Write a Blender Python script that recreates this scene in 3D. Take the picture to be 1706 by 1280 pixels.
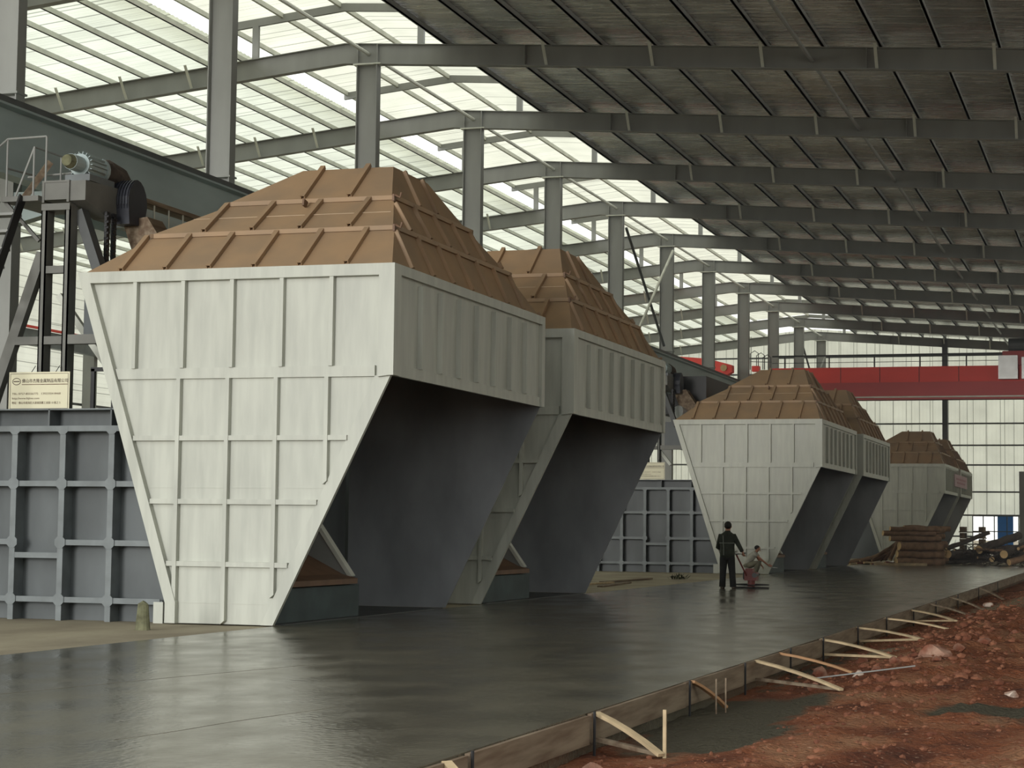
import bpy, bmesh, math, random
from mathutils import Vector, Matrix, noise
C = bpy.context.scene
random.seed(7)
for o in list(bpy.data.objects): bpy.data.objects.remove(o)
R = math.radians

# ------------------------------------------------------------------ camera
def make_camera():
    cd = bpy.data.cameras.new('camera'); co = bpy.data.objects.new('camera', cd)
    C.collection.objects.link(co)
    cd.sensor_fit = 'HORIZONTAL'; cd.sensor_width = 36.0
    f = 3280.0; cd.lens = f / 1706 * 36.0
    vx, vy, roll = 1900 - 853.0, 892 - 640.0, .0115
    dY = Vector((vx, vy, f)).normalized()
    up = dY.cross(Vector((1, roll, 0))).normalized()
    if up.y > 0: up = -up
    X = dY.cross(up).normalized()
    if X.x < 0: X = -X
    right = Vector((X.x, dY.x, up.x)); down = Vector((X.y, dY.y, up.y)); fwd = Vector((X.z, dY.z, up.z))
    m = Matrix((right, -down, -fwd)).transposed().to_4x4()
    m.translation = Vector((0, 0, 1.4))
    co.matrix_world = m
    cd.clip_end = 1000
    C.camera = co
make_camera()

# ------------------------------------------------------------------ light
W = bpy.data.worlds.new('sky'); C.world = W; W.use_nodes = True
bg = W.node_tree.nodes['Background']
bg.inputs[0].default_value = (.97, 1.0, .96, 1); bg.inputs[1].default_value = 1.36
sd = bpy.data.lights.new('hazy_sun', 'SUN'); so = bpy.data.objects.new('hazy_sun', sd); C.collection.objects.link(so)
sd.energy = 1.6; sd.angle = R(14); sd.color = (1, .98, .93)
so.rotation_euler = Vector((.12, 1, -.105)).to_track_quat('-Z', 'Y').to_euler()
C.view_settings.view_transform = 'Standard'; C.view_settings.look = 'None'
C.view_settings.gamma = 1; C.view_settings.use_curve_mapping = False
C.view_settings.exposure = 0.18
C.cycles.max_bounces = 10; C.cycles.diffuse_bounces = 6; C.cycles.glossy_bounces = 3
C.cycles.transmission_bounces = 4; C.cycles.caustics_reflective = False; C.cycles.caustics_refractive = False
C.cycles.sample_clamp_indirect = 6
C.cycles.use_denoising = True

# ------------------------------------------------------------------ materials
def lin(c):
    return tuple((x/255/12.92 if x/255 <= .04045 else ((x/255+.055)/1.055)**2.4) for x in c)
def mat(name, col, rough=.6, metal=0, var=.15, scale=(1, 1, 1), sc=2.0, bump=0, bscale=None, col2=None, spec=.4, detail=5, lo=.35, hi=.65, rvar=0):
    m = bpy.data.materials.new(name); m.use_nodes = True
    nt = m.node_tree; N = nt.nodes; L = nt.links; b = N['Principled BSDF']
    b.inputs['Roughness'].default_value = rough; b.inputs['Metallic'].default_value = metal
    b.inputs['Specular IOR Level'].default_value = spec
    tc = N.new('ShaderNodeTexCoord'); mp = N.new('ShaderNodeMapping'); mp.inputs['Scale'].default_value = scale
    L.new(tc.outputs['Object'], mp.inputs['Vector'])
    nz = N.new('ShaderNodeTexNoise'); nz.inputs['Scale'].default_value = sc; nz.inputs['Detail'].default_value = detail
    L.new(mp.outputs[0], nz.inputs['Vector'])
    rp = N.new('ShaderNodeValToRGB'); L.new(nz.outputs['Fac'], rp.inputs[0])
    c = Vector(col); c2 = Vector(col2) if col2 else c*(1-var)
    c1 = c if col2 else c*(1+var)
    rp.color_ramp.elements[0].position = lo; rp.color_ramp.elements[1].position = hi
    rp.color_ramp.elements[0].color = (*c2, 1); rp.color_ramp.elements[1].color = (*c1, 1)
    L.new(rp.outputs[0], b.inputs['Base Color'])
    if rvar:
        mr = N.new('ShaderNodeMapRange'); mr.inputs[1].default_value = lo; mr.inputs[2].default_value = hi
        mr.inputs[3].default_value = rough-rvar; mr.inputs[4].default_value = rough+rvar
        L.new(nz.outputs['Fac'], mr.inputs[0]); L.new(mr.outputs[0], b.inputs['Roughness'])
    if bump:
        n2 = N.new('ShaderNodeTexNoise'); n2.inputs['Scale'].default_value = 1; n2.inputs['Detail'].default_value = 4
        m2 = N.new('ShaderNodeMapping'); m2.inputs['Scale'].default_value = bscale or (8, 8, 8)
        L.new(tc.outputs['Object'], m2.inputs['Vector']); L.new(m2.outputs[0], n2.inputs['Vector'])
        bp = N.new('ShaderNodeBump'); bp.inputs['Strength'].default_value = bump; bp.inputs['Distance'].default_value = .05
        L.new(n2.outputs['Fac'], bp.inputs['Height']); L.new(bp.outputs[0], b.inputs['Normal'])
    return m
def sheet(name, axis, pitch, col=(.77, .79, .69), seam=.72):
    """translucent plastic sheet: lets daylight through, with darker overlap seams"""
    m = bpy.data.materials.new(name); m.use_nodes = True
    nt = m.node_tree; N = nt.nodes; L = nt.links; N.remove(N['Principled BSDF'])
    tc = N.new('ShaderNodeTexCoord'); sp = N.new('ShaderNodeSeparateXYZ'); L.new(tc.outputs['Object'], sp.inputs[0])
    nz = N.new('ShaderNodeTexNoise'); nz.inputs['Scale'].default_value = .6; L.new(tc.outputs['Object'], nz.inputs['Vector'])
    def band(p, w, lo):
        a = N.new('ShaderNodeMath'); a.operation = 'DIVIDE'; L.new(sp.outputs[axis], a.inputs[0]); a.inputs[1].default_value = p
        f = N.new('ShaderNodeMath'); f.operation = 'FRACT'; L.new(a.outputs[0], f.inputs[0])
        l = N.new('ShaderNodeMath'); l.operation = 'LESS_THAN'; L.new(f.outputs[0], l.inputs[0]); l.inputs[1].default_value = w
        r = N.new('ShaderNodeMapRange'); L.new(l.outputs[0], r.inputs[0]); r.inputs[3].default_value = 1; r.inputs[4].default_value = lo
        return r.outputs[0]
    s0 = band(pitch, .04, seam*.6); s1 = band(pitch*1.383, .03, seam*.8); t = band(pitch/3.3, .16, .93)
    sm_ = N.new('ShaderNodeMath'); sm_.operation = 'MULTIPLY'; L.new(s0, sm_.inputs[0]); L.new(s1, sm_.inputs[1]); s = sm_.outputs[0]
    mu = N.new('ShaderNodeMath'); mu.operation = 'MULTIPLY'; L.new(s, mu.inputs[0]); L.new(t, mu.inputs[1])
    r3 = N.new('ShaderNodeMapRange'); L.new(nz.outputs['Fac'], r3.inputs[0]); r3.inputs[1].default_value = .3; r3.inputs[2].default_value = .7; r3.inputs[3].default_value = .86; r3.inputs[4].default_value = 1.06
    m3 = N.new('ShaderNodeMath'); m3.operation = 'MULTIPLY'; L.new(mu.outputs[0], m3.inputs[0]); L.new(r3.outputs[0], m3.inputs[1])
    mx = N.new('ShaderNodeMix'); mx.data_type = 'RGBA'; mx.blend_type = 'MULTIPLY'; mx.inputs[0].default_value = 1
    mx.inputs[6].default_value = (*col, 1); L.new(m3.outputs[0], mx.inputs[7])
    tr = N.new('ShaderNodeBsdfTranslucent'); L.new(mx.outputs[2], tr.inputs[0])
    df = N.new('ShaderNodeBsdfDiffuse'); df.inputs[0].default_value = (.5, .52, .46, 1)
    ms = N.new('ShaderNodeMixShader'); ms.inputs[0].default_value = .12
    L.new(tr.outputs[0], ms.inputs[1]); L.new(df.outputs[0], ms.inputs[2])
    L.new(ms.outputs[0], N['Material Output'].inputs[0])
    return m
M = {}
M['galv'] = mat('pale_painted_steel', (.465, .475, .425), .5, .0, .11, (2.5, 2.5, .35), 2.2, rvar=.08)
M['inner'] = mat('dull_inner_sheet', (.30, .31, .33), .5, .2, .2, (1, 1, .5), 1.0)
M['rust'] = mat('red_brown_primer', (.36, .235, .135), .6, 0, .14, (1, 1, 1), 1.6, col2=(.29, .20, .125))
M['seam'] = mat('pale_primer_seam', (.44, .33, .22), .6, 0, .1)
M['rustdark'] = mat('dark_primer', (.18, .105, .065), .6, 0, .15)
M['blue'] = mat('blue_grey_furnace_paint', (.105, .117, .122), .5, .0, .22, (1, 1, .4), 1.3)
M['bluelight'] = mat('worn_blue_grey_steel', (.16, .178, .185), .5, .0, .15, (1, 1, 1), 3)
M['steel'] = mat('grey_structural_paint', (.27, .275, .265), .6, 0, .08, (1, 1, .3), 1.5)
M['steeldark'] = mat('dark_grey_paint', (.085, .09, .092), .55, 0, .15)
M['frame'] = mat('grey_brown_frame_paint', (.15, .15, .138), .55, 0, .15)
M['runway'] = mat('blue_green_girder_paint', (.36, .43, .435), .55, 0, .12, (1, .3, 1), 1)
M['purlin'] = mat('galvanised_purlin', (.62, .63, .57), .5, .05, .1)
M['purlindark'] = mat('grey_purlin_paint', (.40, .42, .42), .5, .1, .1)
M['foil'] = mat('crinkled_foil_lining', (.68, .67, .65), .24, .7, .35, (.35, 3.5, 1), 1.6, bump=1.0, bscale=(1.1, 8, 1), rvar=.1, lo=.3, hi=.7)
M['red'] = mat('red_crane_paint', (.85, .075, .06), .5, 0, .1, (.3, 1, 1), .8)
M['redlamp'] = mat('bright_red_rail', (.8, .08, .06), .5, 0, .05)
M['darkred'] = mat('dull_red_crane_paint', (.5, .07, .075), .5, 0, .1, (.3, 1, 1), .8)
M['black'] = mat('black_steel', (.02, .02, .022), .5, 0, .2)
M['wood'] = mat('pale_timber', (.48, .37, .23), .75, 0, .2, (1, 1, 1), 5)
M['woodold'] = mat('stained_timber', (.26, .205, .145), .8, 0, .4, (6, .5, 6), 2, col2=(.13, .085, .055))
M['orange'] = mat('orange_timber', (.36, .20, .10), .7, 0, .2)
M['bark'] = mat('log_bark', (.23, .14, .085), .9, 0, .35, (1, 1, 1), 3, bump=.5, bscale=(12, 12, 12))
M['barkdark'] = mat('dark_bark', (.07, .055, .045), .9, 0, .35, (1, 1, 1), 4, bump=.5)
M['cut'] = mat('cut_timber_end', (.58, .40, .20), .8, 0, .2)
M['rock'] = mat('red_stained_rock', (.15, .05, .027), .9, 0, .3, (1, 1, 1), 3, bump=.6, bscale=(9, 9, 9), col2=(.24, .13, .09), lo=.40, hi=.6)
M['clod'] = mat('red_clods', (.24, .10, .055), .95, 0, .3, (1, 1, 1), 2, col2=(.11, .034, .018))
M['rockp'] = mat('pale_topped_red_rock', (.36, .22, .16), .9, 0, .3, (1, 1, 1), 4, bump=.8, bscale=(9, 9, 9), col2=(.17, .055, .03), lo=.4, hi=.65)
M['rockw'] = mat('pale_limestone_rock', (.55, .45, .38), .9, 0, .3, (1, 1, 1), 4, bump=.6, bscale=(9, 9, 9), col2=(.28, .11, .06), lo=.35, hi=.6)
M['sign'] = mat('cream_sign_board', (.70, .66, .48), .45, 0, .05, (1, 1, 1), 1)
M['ink'] = mat('dark_brown_ink', (.06, .035, .03), .7, 0, .1)
M['pink'] = mat('faded_pink_banner', (.45, .30, .33), .7, 0, .1)
M['inkpink'] = mat('faded_red_ink', (.35, .13, .16), .7, 0, .1)
M['skin'] = mat('skin', (.36, .17, .11), .6, 0, .1)
M['hair'] = mat('black_hair', (.012, .01, .009), .7, 0, .1)
M['uniform'] = mat('dark_green_workwear', (.026, .030, .022), .85, 0, .25, (1, 1, 1), 6)
M['trousers'] = mat('black_trousers', (.016, .016, .017), .85, 0, .25, (1, 1, 1), 6)
M['tape'] = mat('reflective_tape', (.16, .17, .15), .4, 0, .05)
M['shirt'] = mat('grey_shirt', (.36, .35, .31), .85, 0, .15, (1, 1, 1), 6)
M['khaki'] = mat('khaki_trousers', (.17, .16, .12), .85, 0, .2, (1, 1, 1), 6)
M['engine'] = mat('engine_red', (.16, .035, .03), .5, 0, .2)
M['chrome'] = mat('bright_metal', (.6, .6, .6), .3, .9, .05)
M['moss'] = mat('mossy_concrete', (.15, .15, .09), .95, 0, .35, (1, 1, 1), 8)
M['weed'] = mat('dry_dark_leaves', (.045, .05, .03), .9, 0, .3)
M['bluesheet'] = mat('bright_blue_board', (.03, .22, .72), .5, 0, .05)
M['silver'] = mat('aluminium_jacket', (.45, .46, .46), .35, .5, .1)
M['sheet_roof'] = sheet('translucent_roof_sheet', 1, .98)
M['sheet_vent'] = sheet('translucent_vent_sheet', 1, .98, (.79, .78, .67))
M['sheet_wall'] = sheet('translucent_wall_sheet_far', 0, .86, (.86, .885, .79), .5)
M['sheet_left'] = sheet('translucent_wall_sheet_side', 2, .9, (.86, .88, .80), .7)
M['greywall'] = mat('grey_sheet_cladding', (.20, .20, .19), .7, 0, .05)

def concrete():
    m = bpy.data.materials.new('wet_concrete'); m.use_nodes = True
    nt = m.node_tree; N = nt.nodes; L = nt.links; b = N['Principled BSDF']
    tc = N.new('ShaderNodeTexCoord')
    def nz(scale, s, d=5):
        mp = N.new('ShaderNodeMapping'); mp.inputs['Scale'].default_value = scale; L.new(tc.outputs['Object'], mp.inputs[0])
        n = N.new('ShaderNodeTexNoise'); n.inputs['Scale'].default_value = s; n.inputs['Detail'].default_value = d
        L.new(mp.outputs[0], n.inputs['Vector']); return n.outputs['Fac']
    a = nz((1, .35, 1), .55); f = nz((1, 1, 1), 14, 3); g = nz((1, .6, 1), 1.6, 6)
    r = N.new('ShaderNodeValToRGB'); L.new(a, r.inputs[0])
    r.color_ramp.elements[0].position = .36; r.color_ramp.elements[0].color = (.100, .090, .066, 1)
    r.color_ramp.elements[1].position = .66; r.color_ramp.elements[1].color = (.165, .150, .112, 1)
    mx = N.new('ShaderNodeMix'); mx.data_type = 'RGBA'; mx.blend_type = 'MULTIPLY'; mx.inputs[0].default_value = .5
    r2 = N.new('ShaderNodeValToRGB'); L.new(f, r2.inputs[0]); r2.color_ramp.elements[0].position = .3; r2.color_ramp.elements[0].color = (.6, .6, .6, 1); r2.color_ramp.elements[1].position = .7
    L.new(r.outputs[0], mx.inputs[6]); L.new(r2.outputs[0], mx.inputs[7]); L.new(mx.outputs[2], b.inputs['Base Color'])
    mr = N.new('ShaderNodeMapRange'); L.new(g, mr.inputs[0]); mr.inputs[1].default_value = .35; mr.inputs[2].default_value = .65; mr.inputs[3].default_value = .12; mr.inputs[4].default_value = .27
    L.new(mr.outputs[0], b.inputs['Roughness']); b.inputs['Specular IOR Level'].default_value = .6
    bp = N.new('ShaderNodeBump'); bp.inputs['Strength'].default_value = .5; bp.inputs['Distance'].default_value = .008
    ad = N.new('ShaderNodeMath'); ad.operation = 'ADD'; L.new(nz((1, .7, 1), 22, 3), ad.inputs[0])
    h = N.new('ShaderNodeMath'); h.operation = 'MULTIPLY'; L.new(f, h.inputs[0]); h.inputs[1].default_value = .5; L.new(h.outputs[0], ad.inputs[1])
    L.new(ad.outputs[0], bp.inputs['Height']); L.new(bp.outputs[0], b.inputs['Normal'])
    return m
M['concrete'] = concrete()
def soil():
    m = bpy.data.materials.new('red_soil'); m.use_nodes = True
    nt = m.node_tree; N = nt.nodes; L = nt.links; b = N['Principled BSDF']; b.inputs['Roughness'].default_value = .9
    b.inputs['Specular IOR Level'].default_value = .25
    tc = N.new('ShaderNodeTexCoord')
    def nz(scale, s, d=6):
        mp = N.new('ShaderNodeMapping'); mp.inputs['Scale'].default_value = scale; L.new(tc.outputs['Object'], mp.inputs[0])
        n = N.new('ShaderNodeTexNoise'); n.inputs['Scale'].default_value = s; n.inputs['Detail'].default_value = d
        L.new(mp.outputs[0], n.inputs['Vector']); return n.outputs['Fac']
    r = N.new('ShaderNodeValToRGB'); L.new(nz((1, .6, 1), 1.5), r.inputs[0])
    e = r.color_ramp.elements
    e[0].position = .32; e[0].color = (.07, .02, .01, 1); e[1].position = .7; e[1].color = (.27, .135, .072, 1)
    k = e.new(.5); k.color = (.19, .062, .027, 1)
    # pale grit
    r2 = N.new('ShaderNodeValToRGB'); L.new(nz((1, 1, 1), 26, 3), r2.inputs[0]); r2.color_ramp.elements[0].position = .60; r2.color_ramp.elements[1].position = .8
    mx = N.new('ShaderNodeMix'); mx.data_type = 'RGBA'; L.new(r2.outputs[0], mx.inputs[0]); L.new(r.outputs[0], mx.inputs[6]); mx.inputs[7].default_value = (.36, .23, .16, 1)
    # spilled grey concrete where the vertex mask says so
    at = N.new('ShaderNodeVertexColor'); at.layer_name = 'spill'
    sp = N.new('ShaderNodeSeparateColor'); L.new(at.outputs[0], sp.inputs[0])
    def wob(out):
        q = N.new('ShaderNodeMath'); q.operation = 'MULTIPLY_ADD'; L.new(nz((1, .6, 1), 3.0), q.inputs[0]); q.inputs[1].default_value = .8; L.new(out, q.inputs[2])
        w = N.new('ShaderNodeMapRange'); L.new(q.outputs[0], w.inputs[0]); w.inputs[1].default_value = .75; w.inputs[2].default_value = .95; return w.outputs[0]
    m1 = N.new('ShaderNodeMix'); m1.data_type = 'RGBA'; L.new(wob(sp.outputs[0]), m1.inputs[0]); L.new(mx.outputs[2], m1.inputs[6]); m1.inputs[7].default_value = (.066, .058, .039, 1)
    m2 = N.new('ShaderNodeMix'); m2.data_type = 'RGBA'; L.new(wob(sp.outputs[1]), m2.inputs[0]); L.new(m1.outputs[2], m2.inputs[6]); m2.inputs[7].default_value = (.24, .19, .125, 1)
    L.new(m2.outputs[2], b.inputs['Base Color'])
    bp = N.new('ShaderNodeBump'); bp.inputs['Strength'].default_value = 1.0; bp.inputs['Distance'].default_value = .07
    L.new(nz((1, 1, 1), 20, 8), bp.inputs['Height']); L.new(bp.outputs[0], b.inputs['Normal'])
    return m
M['soil'] = soil()
M['sand'] = mat('trodden_sandy_floor', (.36, .315, .225), .9, 0, .2, (1, .5, 1), .9, bump=.3, bscale=(3, 3, 3), col2=(.25, .21, .15))

# ------------------------------------------------------------------ mesh helpers
class MB:
    def __init__(s): s.v = []; s.f = []
    def add(s, vs, fs):
        n = len(s.v); s.v += [Vector(v) for v in vs]; s.f += [tuple(i+n for i in f) for f in fs]; return s
    def box(s, x0, x1, y0, y1, z0, z1):
        return s.add([(x, y, z) for x in (x0, x1) for y in (y0, y1) for z in (z0, z1)],
                     [(0, 1, 3, 2), (4, 6, 7, 5), (0, 4, 5, 1), (2, 3, 7, 6), (0, 2, 6, 4), (1, 5, 7, 3)])
    def bar(s, p0, p1, w, h, up=(0, 0, 1), ow=0, oh=0):
        """oriented box from p0 to p1; w across, h along up"""
        p0 = Vector(p0); p1 = Vector(p1); d = (p1-p0).normalized(); u = Vector(up)
        r = d.cross(u).normalized(); u = r.cross(d).normalized()
        vs = []
        for p in (p0, p1):
            for a, b in ((-1, -1), (1, -1), (1, 1), (-1, 1)):
                vs.append(p + r*(a*w/2+ow) + u*(b*h/2+oh))
        return s.add(vs, [(3, 2, 1, 0), (4, 5, 6, 7), (0, 1, 5, 4), (1, 2, 6, 5), (2, 3, 7, 6), (3, 0, 4, 7)])
    def tube(s, pts, r, n=8, cap=True):
        pts = [Vector(p) for p in pts]; rs = r if isinstance(r, (list, tuple)) else [r]*len(pts)
        base = len(s.v); u = None
        for i, p in enumerate(pts):
            d = (pts[min(i+1, len(pts)-1)]-pts[max(i-1, 0)]).normalized()
            if u is None: u = d.orthogonal().normalized()
            u = (u - d*u.dot(d)).normalized(); w = d.cross(u)
            for k in range(n):
                a = 2*math.pi*k/n; s.v.append(p+(u*math.cos(a)+w*math.sin(a))*rs[i])
        for i in range(len(pts)-1):
            for k in range(n):
                a = base+i*n+k; b = base+i*n+(k+1) % n; s.f.append((a, b, b+n, a+n))
        if cap:
            s.f.append(tuple(base+k for k in reversed(range(n)))); e = base+(len(pts)-1)*n; s.f.append(tuple(e+k for k in range(n)))
        return s
    def loft(s, rings, n=16):
        """closed skin over ellipses: (centre, half-axis vector u, half-axis vector v)"""
        base = len(s.v); k = len(rings)
        for c, u, v in rings:
            c = Vector(c); u = Vector(u); v = Vector(v)
            for i in range(n):
                a = 2*math.pi*i/n; s.v.append(c+u*math.cos(a)+v*math.sin(a))
        for j in range(k-1):
            for i in range(n):
                a = base+j*n+i; b = base+j*n+(i+1) % n; s.f.append((a, b, b+n, a+n))
        s.f.append(tuple(base+i for i in reversed(range(n)))); e = base+(k-1)*n; s.f.append(tuple(e+i for i in range(n)))
        return s
    def prism(s, poly, axis, a, b):
        """extrude a 2D polygon along an axis; axis y: poly is (x,z); axis x: (y,z); axis z: (x,y)"""
        def P(q, t): return {'y': (q[0], t, q[1]), 'x': (t, q[0], q[1]), 'z': (q[0], q[1], t)}[axis]
        n = len(poly); vs = [P(q, a) for q in poly]+[P(q, b) for q in poly]
        return s.add(vs, [tuple(range(n)), tuple(range(2*n-1, n-1, -1))]+[(i, i+n, (i+1) % n+n, (i+1) % n) for i in range(n)])
    def frustum(s, r0, z0, r1, z1):
        """rects (x0,x1,y0,y1) at two heights"""
        vs = [(r0[0], r0[2], z0), (r0[1], r0[2], z0), (r0[1], r0[3], z0), (r0[0], r0[3], z0),
              (r1[0], r1[2], z1), (r1[1], r1[2], z1), (r1[1], r1[3], z1), (r1[0], r1[3], z1)]
        return s.add(vs, [(0, 3, 2, 1), (4, 5, 6, 7), (0, 1, 5, 4), (1, 2, 6, 5), (2, 3, 7, 6), (3, 0, 4, 7)])
    def build(s, name, material, parent=None, off=None, smooth=False):
        o0 = Vector(off) if off is not None else (Vector(parent['_off']) if parent is not None else Vector((0, 0, 0)))
        me = bpy.data.meshes.new(name); me.from_pydata([tuple(v-o0) for v in s.v], [], s.f); me.validate(); me.update()
        bm = bmesh.new(); bm.from_mesh(me); bmesh.ops.recalc_face_normals(bm, faces=bm.faces); bm.to_mesh(me); bm.free()
        if smooth:
            for p in me.polygons: p.use_smooth = True
        me.materials.append(material)
        o = bpy.data.objects.new(name, me); C.collection.objects.link(o)
        o['_off'] = tuple(o0)
        if parent is not None: o.parent = parent
        else: o.location = o0
        return o
def box(*a): return MB().box(*a)
def thing(name, label, cat, loc, group=None):
    o = bpy.data.objects.new(name, None); C.collection.objects.link(o); o.empty_display_size = .2
    o.location = loc; o['_off'] = tuple(loc); o['label'] = label; o['category'] = cat
    if group: o['group'] = group
    return o
def tag(o, label, cat, group=None):
    o['label'] = label; o['category'] = cat
    if group: o['group'] = group
    return o
def struct(o): o['kind'] = 'structure'; return o
def copy_tree(o, parent=None):
    c = o.copy(); C.collection.objects.link(c)
    if parent is not None: c.parent = parent
    for ch in list(o.children): copy_tree(ch, c)
    return c
def dup(o, loc, label, group=None):
    c = copy_tree(o); c.location = loc; c['label'] = label
    if group: c['group'] = group
    return c
ORD = 'first second third fourth fifth sixth seventh eighth ninth tenth eleventh twelfth thirteenth fourteenth fifteenth sixteenth seventeenth eighteenth nineteenth twentieth twenty-first twenty-second twenty-third twenty-fourth'.split()

# ------------------------------------------------------------------ setting: floor, slab, soil
YC = lambda n: 49.74+9*n           # frame lines
XC = -20.13                        # column line
YFAR = 131.2
ROOF0 = 12.0
SL, SR = -11.37, -4.0              # slab edges
struct(MB().add([(-300, -300, 0), (SL, -300, 0), (SL, 400, 0), (-300, 400, 0)], [(0, 1, 2, 3)]).build('floor', M['sand']))
struct(MB().add([(SL, 86.5, -.004), (300, 86.5, -.004), (300, 400, -.004), (SL, 400, -.004)], [(0, 1, 2, 3)]).build('floor', M['sand']))
slab = struct(box(SL, SR, -30, 86.5, -1.0, 0.012).build('floor', M['concrete']))
sl = MB()
for (xa, ya), (xb, yb_) in (((-9.0, 13.2), (-7.75, 19.2)), ((-6.3, 11.4), (-5.9, 14.3))):
    for k in range(12):
        q = lambda t_: (xa+(xb-xa)*t_+.02*math.sin(t_*9), ya+(yb_-ya)*t_, .0125)
        sl.bar(q(k/12), q((k+1)/12), .005, .002)
sl.build('screed_line', mat('dry_screed_line', (.20, .185, .15), .6, 0, .2), slab)['kind'] = 'stuff'
def soil_h(x, y):
    n = noise.noise((x*.9, y*.55, 0)); n2 = noise.noise((x*3.1, y*2.3, 5)); n3 = noise.noise((x*9, y*7, 9))
    t = max(0, min(1, (x+3.6)/1.3)); t = t*t*(3-2*t)
    berm = math.exp(-((x+2.0)/1.1)**2)*max(0, min(1, (y-20)/6))*(1 if y < 38 else max(0, 1-(y-38)/8))
    z = -.30 + .10*t + .24*berm + .07*n*t + (.065*n2+.032*n3)*(.4+.6*t+berm*.8)
    if y > 40: z += .10*min(1, (y-40)/10)*t
    return min(z, .25)
def make_soil():
    xs = []; x = SR-.2
    while x < 2.2: xs.append(x); x += .07
    xs += [2.4, 2.8, 3.5, 5, 8, 20, 300]
    ys = [-300, -50, -10, 0, 5, 8]; y = 9.5
    while y < 88: ys.append(y); y += max(.07, .0045*y)
    ys += [400]
    v = []; f = []; nx = len(xs)
    for y in ys:
        for x in xs: v.append((x, y, soil_h(x, y) if (x < 9 and 0 < y < 100) else -.2))
    ys_n = len(ys)
    for j in range(ys_n-1):
        if ys[j] > 86.4: continue
        for i in range(nx-1): f.append((j*nx+i, j*nx+i+1, (j+1)*nx+i+1, (j+1)*nx+i))
    me = bpy.data.meshes.new('ground'); me.from_pydata(v, [], f); me.update()
    for p in me.polygons: p.use_smooth = True
    ca = me.color_attributes.new('spill', 'FLOAT_COLOR', 'POINT')
    blobs = [(-3.6, 17.6, .75, 2.6, 1), (-3.3, 15.9, .7, 1.5, 1), (-3.3, 19.2, .55, 1.4, .8), (-1.2, 18.4, .9, .9, 1), (-.2, 17.8, 1.0, 1.0, 1), (-3.8, 24.5, .25, 6, .6)]
    sand = [(-2.4, 44, 1.2, 7, 1), (-3.4, 27.2, .4, 1.6, .7)]
    for i, (x, y, z) in enumerate(v):
        a = max(w*math.exp(-((x-cx)/sx)**2-((y-cy)/sy)**2) for cx, cy, sx, sy, w in blobs)
        b = max(w*math.exp(-((x-cx)/sx)**2-((y-cy)/sy)**2) for cx, cy, sx, sy, w in sand)
        ca.data[i].color = (a, b, 0, 1)
    me.materials.append(M['soil'])
    o = bpy.data.objects.new('ground', me); C.collection.objects.link(o); struct(o)
make_soil()

# ------------------------------------------------------------------ setting: roof and walls
RIDGE = -20.8
def rtop(x):                        # top of the rafters
    return 14.72-.098*(RIDGE-x) if x < RIDGE else 14.72-.0718*(x-RIDGE)
XL, XR = -44.5, 9.0
def corr(x0, z0, x1, z1, ya, yb, pitch, amp, thick=.0):
    """sheet with ribs that run down the slope"""
    v = []; f = []; n = int((yb-ya)/pitch)*2
    for i in range(n+1):
        y = ya+i*pitch/2; dz = amp*(i % 2)
        v += [(x0, y, z0+dz), (x1, y, z1+dz)]
    for i in range(n): f.append((2*i, 2*i+1, 2*i+3, 2*i+2))
    return MB().add(v, f)
PUR = .15                           # purlins stand on the rafters, sheets on the purlins
struct(corr(XL, rtop(XL)+PUR, -23.8, rtop(-23.8)+PUR, ROOF0, YFAR, .24, .025).build('ceiling', M['sheet_roof']))
struct(box(-18.05, XR, ROOF0, YFAR, 0, .06).build('ceiling', M['foil']))
dk = bpy.data.objects[-1] if False else [o for o in C.objects if o.name == 'ceiling.001'][0]
me = dk.data
me.vertices.foreach_set('co', [c for v in me.vertices for c in (v.co.x, v.co.y, v.co.z+rtop(v.co.x)+PUR)]); me.update()
VP = (-20.9, 15.95)                 # peak of the ridge ventilator
struct(corr(-24.7, 15.58, VP[0], VP[1], ROOF0, YFAR, .24, .02).build('ceiling', M['sheet_vent']))
struct(corr(VP[0], VP[1], -17.7, 15.72, ROOF0, YFAR, .24, .02).build('ceiling', M['sheet_vent']))

def wall_far():
    zt = lambda x: rtop(x)+.2
    xs = [XL, RIDGE, XR]
    # sheet outline with the low window band left open on the right
    m = MB()
    def quad(x0, x1, zb):
        pts = [x0]+[x for x in xs if x0 < x < x1]+[x1]
        for a, b in zip(pts, pts[1:]):
            m.add([(a, YFAR, zb), (b, YFAR, zb), (b, YFAR, zt(b)), (a, YFAR, zt(a))], [(0, 1, 2, 3)])
    quad(XL, -10.35, 0); quad(-10.35, -7.45, 2.57); quad(-7.45, XR, 0)
    w = struct(m.build('wall_far', M['sheet_wall']))
    for z in (13.0, 11.9, 10.2, 8.53, 7.11, 5.83, 4.08, 2.57, 1.2):
        def seg(a, b): box(a, b, YFAR-.16, YFAR-.03, z-.05, z+.05).build('girt', M['steeldark'], w)
        if z == 1.2: seg(XL, -10.4); seg(-7.4, XR)
        else: seg(max(XL, XL if z < 12.3 else -33 if z < 12.5 else -37), XR if z < 12.4 else -1)
    return w
wall_far()
win = struct(box(-10.38, -7.42, YFAR-.12, YFAR, 2.50, 2.57).build('window_1', M['steeldark']))
for x in (-10.36, -9.7, -9.0, -8.2, -7.47): box(x-.03, x+.03, YFAR-.1, YFAR-.04, .0, 2.5).build('mullion', M['steeldark'], win)
box(-10.36, -7.45, YFAR-.1, YFAR-.04, 1.5, 1.56).build('transom', M['steeldark'], win)
tag(box(-8.95, -7.95, YFAR+2.2, YFAR+2.35, 0, 2.6).build('site_board', M['bluesheet'], off=(-8.4, YFAR+2.2, 0)), 'bright blue board seen outside through the low far window', 'board')
struct(box(-7.4, -3.6, YFAR-.5, YFAR-.35, 0, 5.4).build('door_1', M['greywall']))
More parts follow.
